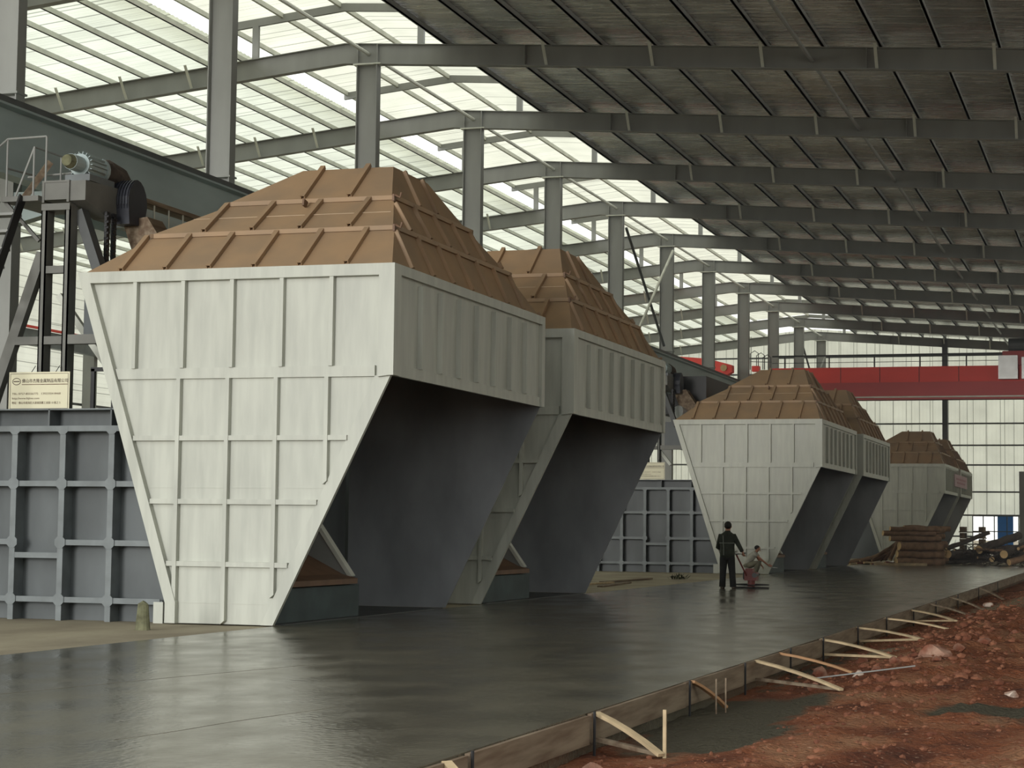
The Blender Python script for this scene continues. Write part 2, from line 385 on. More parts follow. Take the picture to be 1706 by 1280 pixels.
wl = struct(MB().add([(XL, ROOF0, 0), (XL, YFAR, 0), (XL, YFAR, rtop(XL)+.2), (XL, ROOF0, rtop(XL)+.2)], [(0, 1, 2, 3)]).build('wall_left', M['sheet_left']))
for z in (1.2, 3.0, 4.8, 6.6): box(XL+.03, XL+.15, ROOF0, YFAR, z-.05, z+.05).build('girt', M['steeldark'], wl)
wr = struct(box(XR, XR+.1, 5, YFAR, -.3, 1.2).build('wall_right', M['greywall']))
MB().add([(XR+.05, 5, 1.2), (XR+.05, YFAR, 1.2), (XR+.05, YFAR, rtop(XR)+.3), (XR+.05, 5, rtop(XR)+.3)], [(0, 1, 2, 3)]).build('added_daylight_band', M['sheet_left'], wr)  # translucent band on the unseen wall, added to light right-facing sides and floor

# ------------------------------------------------------------------ steel frames
for n in range(-2, 10):
    y = YC(n); k = n+2
    where = ORD[k]+' from the near end'
    # column
    m = MB(); h = .29
    for s in (-1, 1): m.box(XC+s*h-.012, XC+s*h+.012, y-.15, y+.15, 0, rtop(XC)-.6)
    m.box(XC-h, XC+h, y-.012, y+.012, 0, rtop(XC)-.6)
    t = thing('steel_column', 'tall grey steel column, '+where+' of the row by the crane beam' if k else 'tall grey steel column cut by the upper left corner of the photo', 'column', (XC, y, 0), 'steel columns of the middle row')
    m.build('shaft', M['steel'], t)
    box(XC-.34, XC+.34, y-.18, y+.18, 9.36, 9.40).build('splice_plate', M['steel'], t)
    box(XC-.40, XC+.40, y-.17, y+.17, rtop(XC)-.6, rtop(XC)-.565).build('cap_plate', M['purlin'], t)
    MB().prism([(XC+.3, 6.9), (XC+1.75, 7.25), (XC+1.75, 7.5), (XC+.3, 7.5)], 'y', y-.13, y+.13).build('bracket', M['runway'], t)
    # rafter
    t = thing('roof_beam', 'grey sloping roof beam spanning the hall, '+where, 'roof beam', (RIDGE, y, rtop(RIDGE)-.3), 'roof beams')
    m = MB(); dp = .57
    for a, b in ((XL, RIDGE), (RIDGE, XR)):
        m.prism([(a, rtop(a)-dp), (b, rtop(b)-dp), (b, rtop(b)), (a, rtop(a))], 'y', y-.008, y+.008)
        for o in (0, dp-.02): m.prism([(a, rtop(a)-o-.02), (b, rtop(b)-o-.02), (b, rtop(b)-o), (a, rtop(a)-o)], 'y', y-.13, y+.13)
    m.build('web_and_flanges', M['steel'], t)
    for x in (XC-.29, XC+.29, -15.6, -6.5):
        box(x-.012, x+.012, y-.125, y+.125, rtop(x)-dp+.02, rtop(x)-.02).build('stiffener', M['steel'], t)
    xs = [-25.5-2.06*i for i in range(9)]+[-15.0-2.92*i*-1 for i in range(6)]
    for x in xs:
        for s in ((-1,) if x > -20 else (-1, 1)):
            MB().bar((x, y+s*.05, rtop(x)-dp+.03), (x, y+s*.50, rtop(x)+.04), .08, .02).build('fly_brace', M['purlin'], t)
    # small frame of the ridge ventilator
    t = thing('ventilator_frame', 'small raised roof ventilator frame on the ridge above the '+ORD[k]+' column', 'roof frame', (RIDGE, y, rtop(RIDGE)), 'ridge ventilator frames')
    m = MB(); dz = .22
    def cp(x): return (15.50+(x+24.6)*.1 if x < VP[0] else 15.87-(x-VP[0])*.075)
    for a, b in ((-24.6, VP[0]), (VP[0], -17.9)):
        m.prism([(a, cp(a)-dz), (b, cp(b)-dz), (b, cp(b)), (a, cp(a))], 'y', y-.05, y+.05)
    m.build('top_chord', M['steel'], t)
    for x in (-23.55, -18.6): box(x-.09, x+.09, y-.06, y+.06, rtop(x)-.02, cp(x)-dz).build('post', M['steel'], t)

pl = [-23.95-1.03*i for i in range(20)]
for i, x in enumerate(pl):
    m = MB().box(x-.03, x+.03, ROOF0, YFAR-.2, rtop(x), rtop(x)+PUR-.01).box(x-.03, x+.05, ROOF0, YFAR-.2, rtop(x), rtop(x)+.015)
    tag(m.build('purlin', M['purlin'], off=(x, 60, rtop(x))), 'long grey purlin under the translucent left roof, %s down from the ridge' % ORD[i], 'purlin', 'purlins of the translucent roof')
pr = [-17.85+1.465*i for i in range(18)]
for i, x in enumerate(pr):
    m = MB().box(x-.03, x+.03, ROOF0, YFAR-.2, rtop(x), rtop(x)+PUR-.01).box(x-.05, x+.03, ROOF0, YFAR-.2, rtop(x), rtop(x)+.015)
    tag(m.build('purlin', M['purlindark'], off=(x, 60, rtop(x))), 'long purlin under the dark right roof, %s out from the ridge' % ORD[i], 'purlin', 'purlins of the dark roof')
for i, x in enumerate((-24.5, -22.75, -21.0, -19.45, -18.0)):
    z = (15.50+(x+24.6)*.1 if x < VP[0] else 15.87-(x-VP[0])*.075)
    tag(box(x-.04, x+.04, ROOF0, YFAR-.2, z-.1, z+.03).build('purlin', M['purlin'], off=(x, 60, z)), 'purlin under the raised translucent ridge ventilator, %s from its left edge' % ORD[i], 'purlin', 'purlins of the ridge ventilator')
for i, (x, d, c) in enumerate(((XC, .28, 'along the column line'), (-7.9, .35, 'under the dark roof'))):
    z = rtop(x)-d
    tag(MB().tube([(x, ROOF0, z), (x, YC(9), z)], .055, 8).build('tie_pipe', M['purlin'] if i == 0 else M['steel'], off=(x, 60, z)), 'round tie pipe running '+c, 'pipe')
# far wind columns
for i, (x, c) in enumerate(((-35.5, 'behind the left bay, furthest left'), (-27.6, 'left of the column row'), (-12.05, 'behind the dark brown far hopper'), (-4.0, 'at the right edge'))):
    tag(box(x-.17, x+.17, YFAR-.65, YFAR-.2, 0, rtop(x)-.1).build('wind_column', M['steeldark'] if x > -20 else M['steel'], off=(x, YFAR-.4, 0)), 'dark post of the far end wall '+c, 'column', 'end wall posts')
for n in range(0, 10):
    y = YC(n)
    tag(box(XL+.2, XL+.75, y-.15, y+.15, 0, rtop(XL)-.2).build('wall_column', M['steel'], off=(XL+.5, y, 0)), 'grey steel column on the left outer wall, %s seen' % ORD[n], 'column', 'columns on the left wall')
# crane runway beams
t = thing('crane_runway_beam', 'deep blue-green crane runway beam running past the column row', 'beam', (-19, 60, 8.7))
m = MB()
m.box(-19.0-.012, -19.0+.012, 12, YFAR-.7, 7.5, 8.70).box(-19.22, -18.78, 12, YFAR-.7, 8.68, 8.72).box(-19.18, -18.82, 12, YFAR-.7, 7.48, 7.52)
m.build('girder', M['runway'], t)
box(-19.04, -18.96, 12, YFAR-.7, 8.72, 8.90).build('crane_rail', M['steeldark'], t)
MB().prism([(-19.9, 8.62), (-19.25, 8.62), (-19.25, 8.86), (-19.9, 8.86)], 'y', 12, YFAR-.7).build('walkway_truss', M['runway'], t)
t = thing('crane_runway_beam', 'blue-grey runway beam with red rail on the left outer wall', 'beam', (XL+1, 80, 9))
box(XL+.75, XL+1.1, ROOF0, YFAR-.7, 8.7, 9.35).build('girder', M['bluelight'], t)
box(XL+1.1, XL+1.2, ROOF0, YFAR-.7, 9.38, 9.48).build('conductor_rail', M['redlamp'], t)
t = thing('crane_runway_beam', 'runway beam of the left bay, hidden behind the column row', 'beam', (-21.3, 60, 8.7))
MB().box(-21.31, -21.29, 12, YFAR-.7, 7.7, 8.88).box(-21.5, -21.1, 12, YFAR-.7, 8.86, 8.9).build('girder', M['runway'], t)
# cross bracing in the column row
tag(MB().tube([(XC+.2, 77.6, 13.7), (XC+.2, 84.4, 9.5)], .06).build('cross_brace', M['steeldark'], off=(XC, 81, 11)), 'dark diagonal brace tube leaning right between two columns above the second hopper', 'brace')
tag(MB().tube([(XC+.35, 85.4, 13.85), (XC+.35, 78.9, 9.5)], .06).build('cross_brace', M['purlin'], off=(XC, 81, 11)), 'pale diagonal brace tube crossing the dark one above the second hopper', 'brace')
tag(MB().tube([(XC+.2, 121.9, 13), (XC+.2, 130.2, 9)], .06).build('cross_brace', M['steeldark'], off=(XC, 126, 11)), 'dark diagonal brace between the last two columns by the far wall', 'brace')
tag(MB().tube([(XC+.35, 130.2, 13), (XC+.35, 121.9, 9)], .06).build('cross_brace', M['steel'], off=(XC, 126, 11)), 'grey diagonal brace crossing between the last two columns', 'brace')

# ------------------------------------------------------------------ hoppers
HX = -12.14
def hopper(name, label, Y0, L, group):
    f = L/7.06
    t = thing(name, label, 'hopper', (HX, Y0, 0), group)
    Y1 = Y0+L
    G = M['galv']; Rm = M['rust']
    xo = lambda z: -14.55+1.52*(5-z)/4.7                 # left slanted edge
    xs = lambda z: -11.4+1.67*z/3.46                     # right slanted edge below the skirt
    ZB = 3.46
    # front
    fp = MB().prism([(-14.55, 5.0), (-9.72, 5.0), (-9.72, ZB), (-11.4, 0.02), (-13.03, 0.02), (-13.03, .3)], 'y', Y0, Y0+.02).build('front_panel', G, t)
    d = .10
    def strip(name, poly, dd=d, m=G): return MB().prism(poly, 'y', Y0-dd, Y0).build(name, m, fp)
    strip('edge_strip', [(-14.55, 5.0), (-9.72, 5.0), (-9.89, 4.84), (-14.34, 4.84)])
    strip('edge_strip', [(-9.72, 5.0), (-9.72, ZB), (-9.89, ZB-.02), (-9.89, 4.84)])
    strip('edge_strip', [(-14.55, 5.0), (-14.34, 4.84), (-12.87, .31), (-12.87, .02), (-13.03, .02), (-13.03, .3)])
    strip('edge_strip', [(-9.72, ZB), (-11.4, .02), (-11.58, .02), (-10.04, 3.26), (-9.95, ZB)], .045)
    strip('crossbar', [(xo(3.60)+.17, 3.60), (-9.95, 3.60), (-9.95, 3.45), (xo(3.45)+.17, 3.45)], .05)
    for z in (2.61, 1.72, .85):
        strip('crossbar', [(xo(z)+.17, z+.035), (xs(z)-.2, z+.035), (xs(z)-.2, z-.035), (xo(z)+.17, z-.035)], .075)
    for x in (-13.63, -12.87, -12.11, -11.35, -10.6):
        strip('stiffener', [(x-.03, 4.84), (x+.03, 4.84), (x+.03, 3.6), (x-.03, 3.6)], .085)
    for x in (-12.91, -12.15, -11.41, -10.65):
        zb = .02
        if x > -11.6: zb = max(zb, (x+.2+11.4)/1.67*3.46)
        if x < -12.85: zb = .02
        strip('stiffener', [(x-.03, 3.45), (x+.03, 3.45), (x+.03, zb+.05), (x-.03, zb)], .085)
    for z in (1.92, .31): strip('sheet_seam', [(xo(z)+.18, z+.008), (xs(z)-.2, z+.008), (xs(z)-.2, z-.008), (xo(z)+.18, z-.008)], .006)
    # skirt on the right
    sp = box(-9.74, -9.72, Y0, Y1, ZB, 5.0).build('side_panel', G, t)
    def side(name, y0, y1, z0, z1, dd=.05): return box(-9.72, -9.72+dd, y0, y1, z0, z1).build(name, G, sp)
    side('edge_strip', Y0-.10, Y1, 4.86, 5.0, .06); side('edge_strip', Y0, Y1, ZB, ZB+.16, .03)
    side('edge_strip', Y0-.10, Y0+.17, ZB, 4.86, .06); side('edge_strip', Y1-.17, Y1, ZB, 4.86, .06)
    for i in range(7): 
        y = Y0+f*(1.02+.83*i)
        side('stiffener', y-.04, y+.04, ZB+.16, 4.80, .075)
    # back and left sheets (their inner faces show under the skirt)
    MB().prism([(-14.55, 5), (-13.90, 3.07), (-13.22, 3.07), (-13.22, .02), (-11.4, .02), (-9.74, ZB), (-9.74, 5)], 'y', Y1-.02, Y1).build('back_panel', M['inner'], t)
    MB().prism([(-14.55, 5), (-13.92, 3.07), (-13.89, 3.07), (-14.52, 5)], 'y', Y0+.02, Y1-.02).build('left_panel', G, t)
    # shingled roof of three tiers
    R0 = [(-14.52, -9.75, .03, 7.03, 5.0), (-13.90, -10.07, .86, 6.10, 5.66), (-13.06, -10.42, 1.70, 5.08, 6.24)]
    R1 = [(-13.83, -10.04, .84, 6.12, 5.62), (-13.00, -10.38, 1.68, 5.10, 6.20), (-12.18, -10.70, 2.46, 3.96, 6.83)]
    fr = [(-13.93, -13.23, -12.54, -11.84, -11.14, -10.44), (-13.05, -12.28, -11.52, -10.75), (-11.85, -11.10)]
    sr = [[.80+.88*i for i in range(8)], [1.55+.86*i for i in range(6)], [2.85, 3.62]]
    for k in range(3):
        a, b = R0[k], R1[k]
        ra = (a[0], a[1], Y0+a[2]*f, Y0+a[3]*f); rb = (b[0], b[1], Y0+b[2]*f, Y0+b[3]*f); za, zb = a[4], b[4]
        tp = MB().frustum(ra, za, rb, zb).build('roof_tier', Rm, t)
        # rim flange on the upper edge of the tier
        if k < 2:
            w = .05
            MB().box(rb[0]-w, rb[1]+w, rb[2]-w, rb[2]+.01, zb-.02, zb+.045).box(rb[1]-.01, rb[1]+w, rb[2]-w, rb[3]+w, zb-.02, zb+.045)\
                .box(rb[0]-w, rb[0]+.01, rb[2]-w, rb[3]+w, zb-.02, zb+.045).box(rb[0]-w, rb[1]+w, rb[3]-.01, rb[3]+w, zb-.02, zb+.045).build('rim_flange', Rm, tp)
            MB().box(rb[1]+.02, rb[1]+.05, rb[2]-.12, rb[2]-.05, zb-.05, zb+.05).tube([(rb[1]+.05, rb[2]-.09, zb+.04), (rb[1]+.13, rb[2]-.09, zb+.0), (rb[1]+.15, rb[2]-.09, zb+.07)], .018, 6).build('corner_hook', M['rustdark'], tp)
        for x in fr[k]:
            p0 = Vector((x, ra[2], za)); p1 = Vector((x, rb[2], zb)); u = (p1-p0).normalized(); nrm = Vector((1, 0, 0)).cross(u).normalized()
            e = p1 + (u*.03 if k == 2 else u*-.02); m = MB()
            m.bar(p0+u*.03, e, .075, .012, nrm, oh=.055)
            for s in (-1, 1): m.bar(p0+u*.03, e, .012, .055, nrm, ow=s*.031, oh=.027)
            m.build('batten', Rm, tp)
        for yl in sr[k]:
            y = Y0+yl*f
            q = lambda t_: Vector((ra[1]+(rb[1]-ra[1])*t_, y, za+(zb-za)*t_))
            # upper end clipped to the front or rear hip of the tier
            fy = ((y-ra[2])/(rb[2]-ra[2])) if y < rb[2] else ((ra[3]-y)/(ra[3]-rb[3]) if y > rb[3] else 1)
            p0, p1 = q(.04), q(max(.1, min(1, fy)-.03)); u = (p1-p0).normalized(); nrm = u.cross(Vector((0, 1, 0))).normalized()
            if nrm.x < 0: nrm = -nrm
            m = MB().bar(p0, p1, .07, .012, nrm, oh=.05)
            for s in (-1, 1): m.bar(p0, p1, .012, .05, nrm, ow=s*.029, oh=.025)
            m.build('batten', Rm, tp)
        if k == 1:
            yl = ra[2]+(rb[2]-ra[2])*.8; zl = za+(zb-za)*.8
            MB().prism([(yl-.02, zl), (yl-.12, zl+.02), (yl-.10, zl+.12), (yl+.04, zl+.09)], 'x', -11.72, -11.69).build('lifting_lug', M['rustdark'], tp)
            p0 = Vector((ra[0]+.2, ra[2], za)); yb_ = ra[2]+(rb[2]-ra[2])*.52; zz = za+(zb-za)*.52
            box(ra[0]+.48, ra[1]-.2, yb_-.012, yb_+.001, zz-.004, zz+.005).build('weld_seam', M['seam'], tp)
    return t
g = 'pale hoppers in pairs along the slab'
h1 = hopper('steel_hopper', 'nearest and largest pale steel hopper with a brown tiered roof', 25.04, 7.06, g)
dup(h1, (HX, 34.02, 0), 'second pale steel hopper, directly behind the nearest one', g)
h3 = hopper('steel_hopper', 'pale steel hopper behind the two workers, front one of the second pair', 63.05, 8.0, g)
dup(h3, (HX, 72.9, 0), 'pale steel hopper just behind the one the workers stand before', g)
dup(h3, (HX, 104.6, 0), 'distant pale steel hopper rising behind the log stack', g)
dup(h3, (HX, 114.1, 0), 'furthest hopper, dark side with a faded pink banner', g)
t = thing('banner', 'faded pink banner hung on the side of the furthest hopper', 'banner', (-9.6, 113, 4.3))
box(-9.64, -9.60, 109.6, 117.6, 3.95, 4.62).build('cloth', M['pink'], t)
for z, w in ((4.38, 6), (4.18, 5)): box(-9.60, -9.59, 113.6-w/2, 113.6+w/2, z-.05, z+.05).build('blurred_line', M['inkpink'], t)

# ------------------------------------------------------------------ furnaces
def furnace(label, Y0, L, front, group):
    t = thing('furnace', label, 'furnace', (-15.5, Y0, 0), group)
    yb = Y0+L
    box(-18.45, -13.25, Y0+.30, yb, 0, 3.04).build('casing', M['blue'], t)
    c = t.children[0]
    if front:
        xs = [-18.0, -17.2, -16.4, -15.61, -14.82, -14.03]
        B = M['bluelight']
        for x in xs:
            MB().box(x-.045, x+.045, Y0, Y0+.02, 0, 2.72).box(x-.012, x+.012, Y0+.02, Y0+.3, 0, 2.72).build('upright', B, c)
            for z in (2.76, 1.965, 1.12, .30):
                r = .085
                MB().prism([(x-r, z-r*.45), (x-r*.45, z-r), (x+r*.45, z-r), (x+r, z-r*.45), (x+r, z+r*.45), (x+r*.45, z+(r if z < 2.5 else .04)), (x-r*.45, z+(r if z < 2.5 else .04)), (x-r, z+r*.45)], 'y', Y0-.012, Y0+.0).build('gusset_plate', B, c)
        ed = [-18.45]+xs+[-13.16]
        for a, b in zip(ed, ed[1:]):
            for z in (1.965, 1.12, .30):
                if z == 1.12 and abs(a+15.61) < .01: z = .93
                MB().box(a+.045, b-.045, Y0+.004, Y0+.02, z-.04, z+.04).box(a+.012, b-.012, Y0+.02, Y0+.3, z-.012, z+.012).build('crossbar', B, c)
        box(-18.45, -13.16, Y0-.01, Y0+.3, 2.72, 2.80).build('top_flange', B, c)
        for x in (-18.0, -17.05, -16.1, -15.06, -14.05): box(x-.012, x+.012, Y0+.0, Y0+.3, 2.80, 3.04).build('upright', M['blue'], c)
        box(-18.45, -13.2, Y0+.0, Y0+.3, 3.03, 3.05).build('top_ledge', B, c)
        box(-13.3, -13.15, Y0, Y0+.1, 0, .30).build('foot_plate', M['galv'], c)
    # mouth of the furnace under the hood
    ys = Y0+.32
    box(-13.26, -12.9, Y0+.27, Y0+.30, 0, 3.0).build('end_plate', M['blue'], c)
    box(-13.25, -11.42, ys, yb, 0.001, .02).build('hood_shade_pad', M['steeldark'], t)  # dark sheet added over the pale floor to stand for shade under the hood
    box(-13.25, -11.58, ys, Y0+3.45, .02, .50).build('sill_block', mats_teal, t)
    MB().prism([(-13.25, 1.2), (-12.75, 1.15), (-11.75, .66), (-11.5, .60), (-11.5, .52), (-13.25, .52)], 'y', ys, Y0+3.2).build('ledge', M['rustdark'], t)
    MB().prism([(-13.25, .55), (-11.62, .62), (-12.5, 1.85), (-13.25, 1.85)], 'y', Y0+3.2, Y0+3.32).build('cheek_plate', M['steel'], t)
    MB().bar((-11.62, Y0+3.26, .62), (-12.5, Y0+3.26, 1.85), .16, .06, (1, 0, .7)).build('cheek_flange', M['purlin'], t)
    MB().prism([(-13.25, 1.85), (-12.35, 1.85), (-12.75, 2.55), (-13.25, 2.55)], 'y', ys, Y0+3.5).build('lintel_box', M['steel'], t)
    return t
mats_teal = mat('dark_teal_paint', (.06, .085, .09), .6, 0, .2)
gf = 'furnaces behind the hoppers'
furnace('blue-grey gridded furnace wall left of the nearest hopper', 25.12, 6.9, True, gf)
furnace('blue-grey furnace inside the second hopper', 34.1, 6.9, False, gf)
furnace('blue-grey gridded furnace wall behind the workers, left of the second pair', 63.5, 7.4, True, gf)
furnace('blue-grey furnace inside the rear hopper of the second pair', 72.98, 7.8, False, gf)
furnace('blue-grey furnace inside the distant hopper by the logs', 104.7, 7.8, False, gf)

# ------------------------------------------------------------------ conveyors, platforms, stairs over the furnaces
F = M['frame']
def stand(label, y):
    t = thing('support_frame', label, 'support frame', (-15.45, y, 3.04))
    for x in (-15.65, -15.25):
        MB().box(x-.045, x+.045, y, y+.02, 3.04, 6.14).box(x-.045, x-.025, y, y+.22, 3.04, 6.14).box(x+.025, x+.045, y, y+.22, 3.04, 6.14).build('post', F, t)
    box(-15.69, -15.21, y-.015, y+.2, 6.08, 6.18).build('head_beam', F, t)
    box(-15.6, -15.3, y+.01, y+.12, 5.13, 5.24).build('tie_beam', F, t)
    box(-16.1, -15.7, y+.01, y+.12, 4.06, 4.18).build('tie_beam', F, t)
    box(-15.6, -15.3, y+.01, y+.12, 4.06, 4.18).build('tie_beam', F, t)
    box(-15.2, -14.3, y+.01, y+.16, 4.06, 4.20).build('tie_beam', F, t)
    MB().bar((-15.7, y+.1, 5.45), (-16.55, y+.1, 3.04), .16, .14, (0, 1, 0)).build('raking_leg', F, t)
    MB().bar((-15.2, y+.3, 6.1), (-14.72, y+.3, 4.85), .15, .2, (0, 1, 0)).build('raking_leg', M['steeldark'], t)
    MB().bar((-15.2, y+1.6, 3.6), (-16.3, y+1.6, 5.0), .1, .1, (0, 1, 0)).build('diagonal_brace', M['purlin'], t)
    box(-15.13, -14.35, y+.35, y+4.5, 4.16, 5.0).build('duct', M['blue'], t)
    return t
stand('grey twin-post support frame on the near furnace, behind the sign', 25.8)
stand('dark support frame on the furnace behind the workers', 63.9)
mat_navy = mat('navy_black_steel', (.028, .031, .042), .5, 0, .2)
def conveyor(label, y):
    t = thing('chain_conveyor', label, 'conveyor', (-15.45, y, 6.2))
    b = MB().box(-15.67, -15.25, y, y+1.9, 6.24, 6.50)
    b.box(-15.69, -15.23, y-.012, y+2.0, 6.50, 6.53).box(-15.69, -15.65, y-.01, y+.01, 6.2, 6.5).box(-15.27, -15.23, y-.01, y+.01, 6.2, 6.5).build('trough', F, t)
    MB().prism([(y+.02, 6.22), (y+.75, 6.04), (y+1.2, 6.04), (y+1.2, 6.56), (y+.02, 6.52)], 'x', -15.24, -14.97).build('drive_box', M['frame'], t)
    mt = MB().tube([(-15.2, y-.05, 6.80), (-15.2, y+.22, 6.80)], .12, 14).tube([(-15.2, y+.22, 6.80), (-15.2, y+.75, 6.80)], .17, 18).tube([(-15.2, y+.75, 6.8), (-15.2, y+.82, 6.8)], .20, 18)
    mt = mt.build('motor', M['runway'], t, smooth=False)
    MB().tube([(-15.2, y-.16, 6.80), (-15.2, y-.05, 6.80)], [.085, .115], 14).build('fan_cover', M['moss'], mt)
    fn = MB()
    for k in range(18):
        a = k*math.pi/9; fn.bar((-15.2+.185*math.cos(a), y+.25, 6.8+.185*math.sin(a)), (-15.2+.185*math.cos(a), y+.72, 6.8+.185*math.sin(a)), .012, .04, (math.cos(a), 0, math.sin(a)))
    fn.build('cooling_fins', M['runway'], mt)
    box(-15.4, -14.98, y+.15, y+.9, 6.54, 6.64).build('motor_base', M['bluelight'], t)
    m = MB().tube([(-15.2, y+.82, 6.78), (-15.2, y+1.0, 6.82), (-15.16, y+1.3, 6.76), (-15.12, y+1.5, 6.62)], [.14, .2, .2, .15], 14); m.build('gearbox', M['barkdark'], t)
    arc = [(y+1.25+.30*math.cos(a), 6.36+.34*math.sin(a)) for a in [math.pi*(1.05-.11*k) for k in range(12)]]
    hp = arc+[(y+1.5, 6.02), (y+1.0, 6.0)]
    hd = MB().prism(hp, 'x', -15.08, -14.76).build('head_hood', mat_navy, t)
    for k in range(6):
        a = -15.06+.05*k+.015
        MB().prism([(y+1.25+(p[0]-y-1.25)*1.07, 6.36+(p[1]-6.36)*1.07) for p in arc+[(y+1.45, 6.1), (y+1.05, 6.1)]], 'x', a, a+.022).build('hood_rib', mat_navy, hd)
    for yy, x in ((y+.62, -14.93), (y+.82, -14.93)):
        ch = MB(); z = 6.1
        while z > 4.9:
            ch.box(x-.02, x+.02, yy-.05, yy+.05, z-.03, z+.03); ch.box(x-.035, x+.035, yy-.03, yy+.03, z-.055, z-.02); z -= .085
        ch.build('hanging_chain', M['black'], t)
    MB().prism([(-15.05, 6.1), (-14.62, 6.15), (-14.15, 5.45), (-14.3, 5.3), (-14.75, 5.3)], 'y', y+1.3, y+1.8).build('chute', M['woodold'], t)
    gd = box(-15.38, -15.14, y+1.6, y+6.4, 6.05, 6.42).build('side_rail', M['runway'], t)
    box(-15.40, -15.10, y+1.5, y+6.5, 6.53, 6.60).build('top_angle', M['woodold'], t)
    for k in range(8): box(-15.13, -15.115, y+1.95+.5*k, y+1.98+.5*k, 6.1, 6.55).build('rail_post', M['purlin'], gd)
    MB().tube([(-15.3, y+5.2, 6.63), (-15.2, y+5.2, 6.70), (-15.0, y+5.2, 6.66)], .05, 8).build('bearing', M['steel'], t)
    return t
conveyor('dark chain conveyor with drive motor above the near furnace', 25.8)
conveyor('dark conveyor above the furnace behind the workers', 63.9)
tag(MB().tube([(-14.9, 65.1, 5.35), (-14.35, 66.0, 5.05)], .27, 20).build('duct_elbow', M['silver'], off=(-14.6, 65.5, 5.2)), 'silver jacketed duct between the second hopper and the third', 'duct')
box_ = box(-15.9, -14.2, 66.5, 71.5, 5.4, 6.7)
tag(box_.build('drive_housing', M['black'], off=(-15, 69, 5.4)), 'black drive housing on top behind the second hopper', 'machine housing')
for q in range(4): pass
# platform
def platform(label, y):
    t = thing('service_platform', label, 'platform', (-16.0, y, 6.27))
    box(-16.33, -15.7, y-.1, y+1.2, 6.22, 6.30).build('deck', F, t)
    MB().bar((-16.31, y, 6.22), (-15.72, y, 5.62), .05, .05, (0, 1, 0)).build('knee_brace', F, t)
    rl = MB(); r = .016
    rl.tube([(-16.31, y, 6.3), (-16.31, y, 7.2)], r).tube([(-16.31, y, 7.2), (-15.64, y, 7.21)], r).tube([(-15.64, y, 7.21), (-15.64, y, 6.52)], r)
    rl.tube([(-16.31, y, 7.2), (-16.6, y-.4, 6.7)], r).tube([(-16.5, y+.9, 6.78), (-15.55, y+.9, 6.82)], r)
    rl.tube([(-16.31, y, 6.75), (-16.31, y+.9, 6.78), (-16.5, y+.9, 6.78)], r)
    rl.build('guard_rail', M['steel'], t)
    r2 = MB().tube([(-16.12, y-.05, 6.3), (-15.86, y+.02, 7.06), (-15.86, y+1.0, 7.06)], r).tube([(-15.86, y+.02, 7.06), (-15.86, y+.02, 6.3)], r).tube([(-15.86, y+.8, 7.06), (-15.86, y+.8, 6.3)], r)
    r2.build('hand_rail', M['steel'], t)
    return t
platform('small railed platform at the left edge above the near furnace', 25.8)
t = thing('stair', 'steep open-tread steel stair at the left photo edge', 'stair', (-16.3, 25.3, 3.0))
for x in (-16.42, -15.98): MB().bar((x, 25.72, 6.28), (x, 24.0, 2.9), .03, .17, (0, .8, -.4)).build('stringer', M['black'], t)
for k in range(11):
    z = 6.0-.28*k; y = 25.6-.1425*k
    box(-16.42, -15.98, y-.12, y+.12, z-.02, z+.02).build('tread', M['steel'], t)
box(-16.75, -15.9, 23.85, 24.15, 2.6, 2.9)
t['label'] = 'steep open-tread steel stair at the left photo edge'
tag(MB().bar((-16.35, 26.3, 6.33), (-16.05, 26.6, 6.98), .05, .10).build('plank', M['woodold'], off=(-16.2, 26.4, 6.3)), 'brown plank leaning on the left platform', 'plank')
t = thing('portal_frame', 'thin black rectangular frame on the furnace beside the sign', 'frame', (-14.6, 26, 3.04))
for x in (-14.87, -14.52): box(x-.03, x+.03, 26, 26.05, 3.04, 3.70).build('upright', M['black'], t)
box(-14.9, -14.49, 26, 26.05, 3.66, 3.72).build('top_bar', M['black'], t)

# signs with the maker's name
def text(body, size, x, y, z, parent, name='lettering', m=None, width=None):
    cu = bpy.data.curves.new(name, 'FONT'); cu.body = body; cu.size = size; cu.extrude = .001
    cu.align_x = 'LEFT'; o = bpy.data.objects.new(name, cu); C.collection.objects.link(o)
    cu.materials.append(m or M['ink']); o.rotation_euler = (R(90), 0, 0)
    bpy.context.view_layer.update()
    if width and o.dimensions.x > 0: o.scale = (width/o.dimensions.x, 1, 1)
    sc = o.scale.copy(); me = bpy.data.meshes.new_from_object(o.evaluated_get(bpy.context.evaluated_depsgraph_get()))
    bpy.data.objects.remove(o); me.materials.clear(); me.materials.append(m or M['ink'])
    o = bpy.data.objects.new(name, me); C.collection.objects.link(o); o.rotation_euler = (R(90), 0, 0); o.scale = sc
    off = Vector(parent['_off']); o.parent = parent; o.location = Vector((x, y, z))-off
    return o
